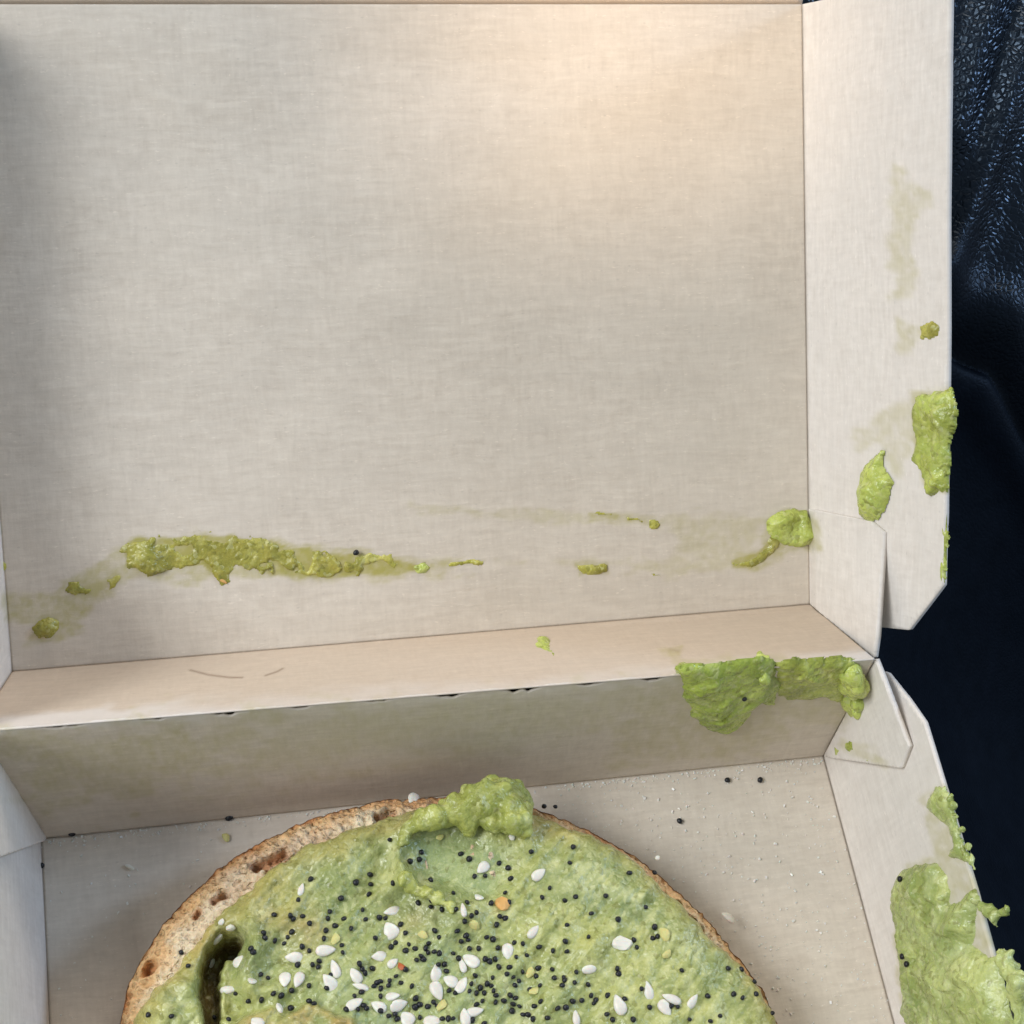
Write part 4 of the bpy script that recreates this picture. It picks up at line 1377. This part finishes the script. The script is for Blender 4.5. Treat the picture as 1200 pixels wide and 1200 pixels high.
HOLLOW = [(478, 975), (610, 985), (608, 1045), (560, 1070), (482, 1030)]


def poppy_label(px, py):
    x, y = np.array([px]), np.array([py])
    if poly_sd(x, y, HOLLOW)[0] > 0:
        return 'tiny black poppy seed in the smooth hollow below the avocado curl'
    if px < 300:
        return 'tiny black poppy seed around the dark cleft in the spread'
    if py < 1000:
        return 'tiny black poppy seed along the far rim beside the avocado curl'
    if px > 655:
        return 'tiny black poppy seed on the sparser spread around the large pale flake'
    if py > 1110:
        return 'tiny black poppy seed in the dense crowd between the clustered sesame seeds'
    return 'tiny black poppy seed scattered on the spread just below the hollow'


for p in seen[:298]:
    P, n = on_spread(*p)
    n = unit(n + np.array([random.gauss(0, .35), random.gauss(0, .35), 0]))
    s = random.uniform(0.72, 1.02)
    place('poppy_seed', PM, P + n * random.uniform(0.00008, 0.0003), n, img_heading(random.uniform(0, 360)), (s, s * random.uniform(.8, 1.1), s), poppy_label(*p), 'poppy seed', 'poppy seeds on the avocado spread')


def lone_poppy(fr, px, py, label, s=1.05):
    P = on(fr, px, py, 0.00042)
    place('poppy_seed', PM, P, fr['N'], img_heading(random.uniform(0, 360)), s, label, 'poppy seed')


lone_poppy(FLOOR, 852, 915, 'black poppy seed on the tray floor, nearer of the two close to the back wall')
lone_poppy(FLOOR, 890, 915, 'black poppy seed on the tray floor closest to the glue tab corner')
lone_poppy(FLOOR, 796, 963, 'single black poppy seed on the tray floor beyond the bagel rim')
lone_poppy(FLOOR, 268, 959, 'black poppy seed at the back wall foot behind the bagel rim', 1.35)
lone_poppy(FLOOR, 85, 977, 'black poppy seed at the back wall foot near the corner', 1.25)
lone_poppy(FLOOR, 49, 1015, 'black poppy seed wedged along the foot of the left tray wall', 1.0)
lone_poppy(LID, 417, 647, 'single black poppy seed on the lid panel above the avocado streak')
for (x, y, l) in [(1052, 1029, 'black poppy seed at the top edge of the big avocado mass'), (1062, 1119, 'upper of two black poppy seeds low on the big avocado mass'), (1067, 1128, 'lower of two black poppy seeds low on the big avocado mass')]:
    P = on(TRAY_WALL_R, x + 15, y, 0.0020 if y < 1100 else 0.0031)
    place('poppy_seed', PM, P, TRAY_WALL_R['N'], img_heading(40), 1.0, l, 'poppy seed')
P = on(BACK, 869, 808, 0.0019)
place('poppy_seed', PM, P, BACK['N'], img_heading(40), 0.85, 'black poppy seed on the hanging avocado tongue', 'poppy seed')

SES = sesame_mesh('sesame_seed', SESAME)
# centre, picture angle of the point, scale, width factor
SL = [(484, 936, 240, 1.0, 1), (566, 1017, 225, .9, 1.05), (631, 1025, 40, .95, .95), (543, 1067, 92, .85, .62), (625, 1092, 50, .9, .8), (460, 1068, 200, 1.0, .8), (458, 1091, 120, 1.0, 1.35), (595, 1115, 275, .9, 1.1), (552, 1126, 140, 1.1, .95), (542, 1132, 100, .85, .7), (511, 1141, 95, 1.0, 1), (528, 1150, 150, .85, 1.2), (541, 1155, 70, 1.0, .9), (512, 1161, 290, 1.1, .95), (466, 1178, 15, 1.05, .95), (444, 1180, 150, .9, 1), (460, 1168, 10, .8, .9), (477, 1194, 130, .9, 1.3), (507, 1197, 5, 1.05, .9), (545, 1192, 100, 1.0, .9), (556, 1186, 15, 1.0, .8), (675, 1193, 95, .9, .7), (444, 1121, 190, .95, .95), (460, 1129, 45, .7, 1), (689, 1136, 190, 1.0, .75), (726, 1178, 110, 1.15, .9), (760, 1162, 100, 1.1, .75), (787, 1171, 160, 1.15, .7), (779, 1181, 300, 1.0, 1), (811, 1174, 50, .95, .75), (345, 1122, 180, 1.0, .9), (381, 1114, 10, 1.1, .85), (393, 1136, 110, 1.05, .75), (387, 1152, 130, 1.15, .9), (334, 1148, 270, .9, 1.1), (350, 1148, 250, .9, .95), (415, 1177, 40, 1.0, .9), (280, 1127, 60, .75, 1.25), (268, 1160, 5, 1.0, .65), (416, 1143, 125, 1.05, .85), (423, 1157, 165, .95, .6), (353, 1043, 80, .75, .7), (300, 1198, 175, .95, .8)]
SSPEC = {(484, 936): 'white sesame seed perched on the bagel rim beside the avocado curl', (566, 1017): 'white sesame seed in the smooth hollow below the avocado curl', (631, 1025): 'white sesame seed just outside the hollow, beside the curl', (353, 1043): 'small white sesame seed alone near the pale bagel rim', (543, 1067): 'narrow upright white sesame seed under the lip of the hollow', (458, 1091): 'plump broad white sesame seed among the black seeds', (280, 1127): 'roundish white sesame seed beside the dark cleft', (268, 1160): 'slim white sesame seed lying inside the dark cleft', (689, 1136): 'white sesame seed lying flat below the large pale flake', (625, 1092): 'tilted white sesame seed midway between hollow and large pale flake', (300, 1198): 'white sesame seed on the toasted patch below the cleft'}


def sesame_label(x, y):
    if x < 405:
        return 'white sesame seed in the loose set between the cleft and the crowd'
    if x > 700:
        return 'white sesame seed in the small set below the large pale flake'
    if y < 1110:
        return 'white sesame seed lying above the plump broad sesame seed'
    return 'white sesame seed in the dense crowd amid the black poppy seeds'


for (x, y, a, s, w) in SL:
    P, n = on_spread(x, y)
    n = unit(n + np.array([random.gauss(0, .12), random.gauss(0, .12), 0.6]))
    place('sesame_seed', SES, P + n * 0.00014, n, img_heading(a), (s, s * w, s), SSPEC.get((x, y)) or sesame_label(x, y), 'sesame seed', 'sesame seeds on the avocado spread', random.uniform(-.15, .15))
P = on(FLOOR, 846, 1083, 0.004)
place('sesame_seed', SES, P, (0.5, 0.2, 0.8), img_heading(170), 1.0, 'white sesame seed caught outside the bagel crust over the tray floor', 'sesame seed')
FLK = [flake_mesh('onion_flake', FLAKE, i) for i in (1, 2, 3)]
FLY, FLO, FLR = flake_mesh('garlic_flake', FLAKE_Y, 4), flake_mesh('toasted_flake', FLAKE_O, 5), flake_mesh('red_flake', FLAKE_R, 6)
FL_ = [(727, 1105, 10, 1.95, FLK[0], 'onion_flake', 'large pale onion flake standing out on the avocado spread', 'flake'),
       (779, 1095, 125, 1.25, FLY, 'garlic_flake', 'yellow flake beside the large pale flake', 'flake'),
       (589, 1061, 110, 1.7, FLO, 'toasted_flake', 'orange toasted flake below the smooth avocado hollow', 'flake'),
       (470, 1133, 130, 0.8, FLR, 'red_flake', 'tiny rust red flake among the black seeds', 'flake'),
       (600, 981, 80, 0.8, FLK[1], 'onion_flake', 'small white flake under the avocado curl', 'flake'),
       (561, 1053, 10, 0.95, FLK[2], 'onion_flake', 'pale translucent flake left of the orange flake', 'flake'),
       (555, 1083, 150, 1.1, FLY, 'garlic_flake', 'pale green flake below the upright sesame seed', 'flake'),
       (515, 981, 20, 0.7, FLY, 'garlic_flake', 'small yellow flake inside the smooth avocado hollow', 'flake'),
       (254, 1100, 80, 1.1, FLK[0], 'onion_flake', 'pale flake at the far end of the dark cleft', 'flake'),
       (271, 1086, 150, 1.0, FLK[1], 'onion_flake', 'cream flake on the brink above the dark cleft', 'flake'),
       (260, 1080, 60, 0.65, FLK[2], 'onion_flake', 'smallest white flake above the dark cleft', 'flake'),
       (247, 1128, 60, 0.9, FLK[2], 'onion_flake', 'pale flake on the outer bank of the dark cleft', 'flake'),
       (393, 1101, 80, 1.0, FLY, 'garlic_flake', 'half sunken pale flake above the paired sesame seeds', 'flake'),
       (518, 1179, 80, 1.1, FLY, 'garlic_flake', 'pointed yellowish flake at the end of the sesame row', 'flake'),
       (781, 1118, 40, 0.9, FLY, 'garlic_flake', 'faint green flake under the yellow flake', 'flake'),
       (326, 1182, 60, 1.0, FLK[0], 'onion_flake', 'white flake at the top of the toasted patch', 'flake'),
       (295, 1151, 50, 0.9, FLK[2], 'onion_flake', 'pale flake on the green ridge beside the cleft', 'flake'),
       (621, 1140, 70, 1.0, FLY, 'garlic_flake', 'pale green flake among black seeds below the tilted sesame', 'flake'),
       (626, 1162, 40, 0.9, FLY, 'garlic_flake', 'second pale green flake lower among the black seeds', 'flake'),
       (770, 1006, 0, 0.6, FLK[1], 'onion_flake', 'tiny pale flake near the bare crust away from the cleft', 'flake'),
       (496, 1096, 160, 0.9, FLY, 'garlic_flake', 'little cream flake beside the plump sesame seed', 'flake')]
for (x, y, a, s, me, nm, lb, ct) in FL_:
    P, n = on_spread(x, y)
    place(nm, me, P + n * 0.0002, n, img_heading(a), s, lb, ct, None, random.uniform(-.2, .2))
place('onion_flake', FLK[0], on(FLOOR, 152, 1017, 0.0003), (0, 0, 1), img_heading(160), (0.9, 0.6, 0.9), 'small white flake alone on the tray floor near the left wall', 'flake')
place('garlic_flake', FLY, on(FLOOR, 265, 982, 0.0003), (0, 0, 1), img_heading(130), 0.9, 'yellowish flake on the tray floor behind the pale bagel rim', 'flake')
place('toasted_flake', FLO, on(LID, 262, 681, 0.0003), LN, img_heading(150), (0.8, 0.4, 0.6), 'tiny reddish flake under the long avocado streak on the lid', 'flake')


# fine salt and crumbs strewn over the tray floor: too many and too small to count
def build_salt():
    rnd = random.Random(12)
    verts, faces = [], []

    def grain(P, n, s):
        b = len(verts)
        n = unit(n)
        t = unit(np.cross(n, [0.3, 0.9, 0.2]))
        q = np.cross(n, t)
        a = rnd.uniform(0, 6.28)
        t, q = math.cos(a) * t + math.sin(a) * q, -math.sin(a) * t + math.cos(a) * q
        lx, ly, lz = s * rnd.uniform(.6, 1.3), s * rnd.uniform(.4, .9), s * rnd.uniform(.4, .8)
        for k in range(8):
            sx, sy, sz = (1 if k & 1 else -1), (1 if k & 2 else -1), (1 if k & 4 else -1)
            j = rnd.uniform(0.75, 1.1)
            verts.append(P + t * sx * lx * j + q * sy * ly * j + n * (sz * lz + lz * 0.7))
        for f in ((0, 2, 3, 1), (4, 5, 7, 6), (0, 1, 5, 4), (2, 6, 7, 3), (0, 4, 6, 2), (1, 3, 7, 5)):
            faces.append(tuple(b + i for i in f))

    for _ in range(900):
        px, py = rnd.uniform(640, 1060), rnd.uniform(890, 1200)
        P = hit(px, py, (0, 0, 0), (0, 0, 1))
        edge = BR[0] - (P[0] + 0.0 * P[1])
        if edge < 0.001 or P[1] > -0.0006:
            continue
        if math.hypot(P[0] - CB[0], P[1] - CB[1]) < float(R_OUT(math.atan2(P[1] - CB[1], P[0] - CB[0]))) + 0.001:
            continue
        grain(P, (rnd.gauss(0, .4), rnd.gauss(0, .4), 1), rnd.choice([.00009, .00010, .00012, .00013, .00015, .00022]))
    for _ in range(110):
        px, py = rnd.uniform(50, 300), rnd.uniform(980, 1200)
        P = hit(px, py, (0, 0, 0), (0, 0, 1))
        if P[0] < BL[0] + 0.001 or math.hypot(P[0] - CB[0], P[1] - CB[1]) < float(R_OUT(math.atan2(P[1] - CB[1], P[0] - CB[0]))) + 0.001:
            continue
        grain(P, (rnd.gauss(0, .4), rnd.gauss(0, .4), 1), rnd.choice([.00008, .00010, .00014, .0002]))
    for _ in range(330):                                  # along the foot of the back wall
        s = rnd.random()
        P = BL * (1 - s) + BR * s + np.array([0, -abs(rnd.gauss(0, 0.0007)) - 0.0003, 0])
        grain(P, (rnd.gauss(0, .4), rnd.gauss(0, .4), 1), rnd.choice([.00010, .00013, .0002]))
    o = mesh_obj('crumbs', np.array(verts), faces, SALT, flat=True)
    tag(o, 'fine white salt grains and crumbs strewn over the tray floor', 'crumbs', None, 'stuff')


build_salt()
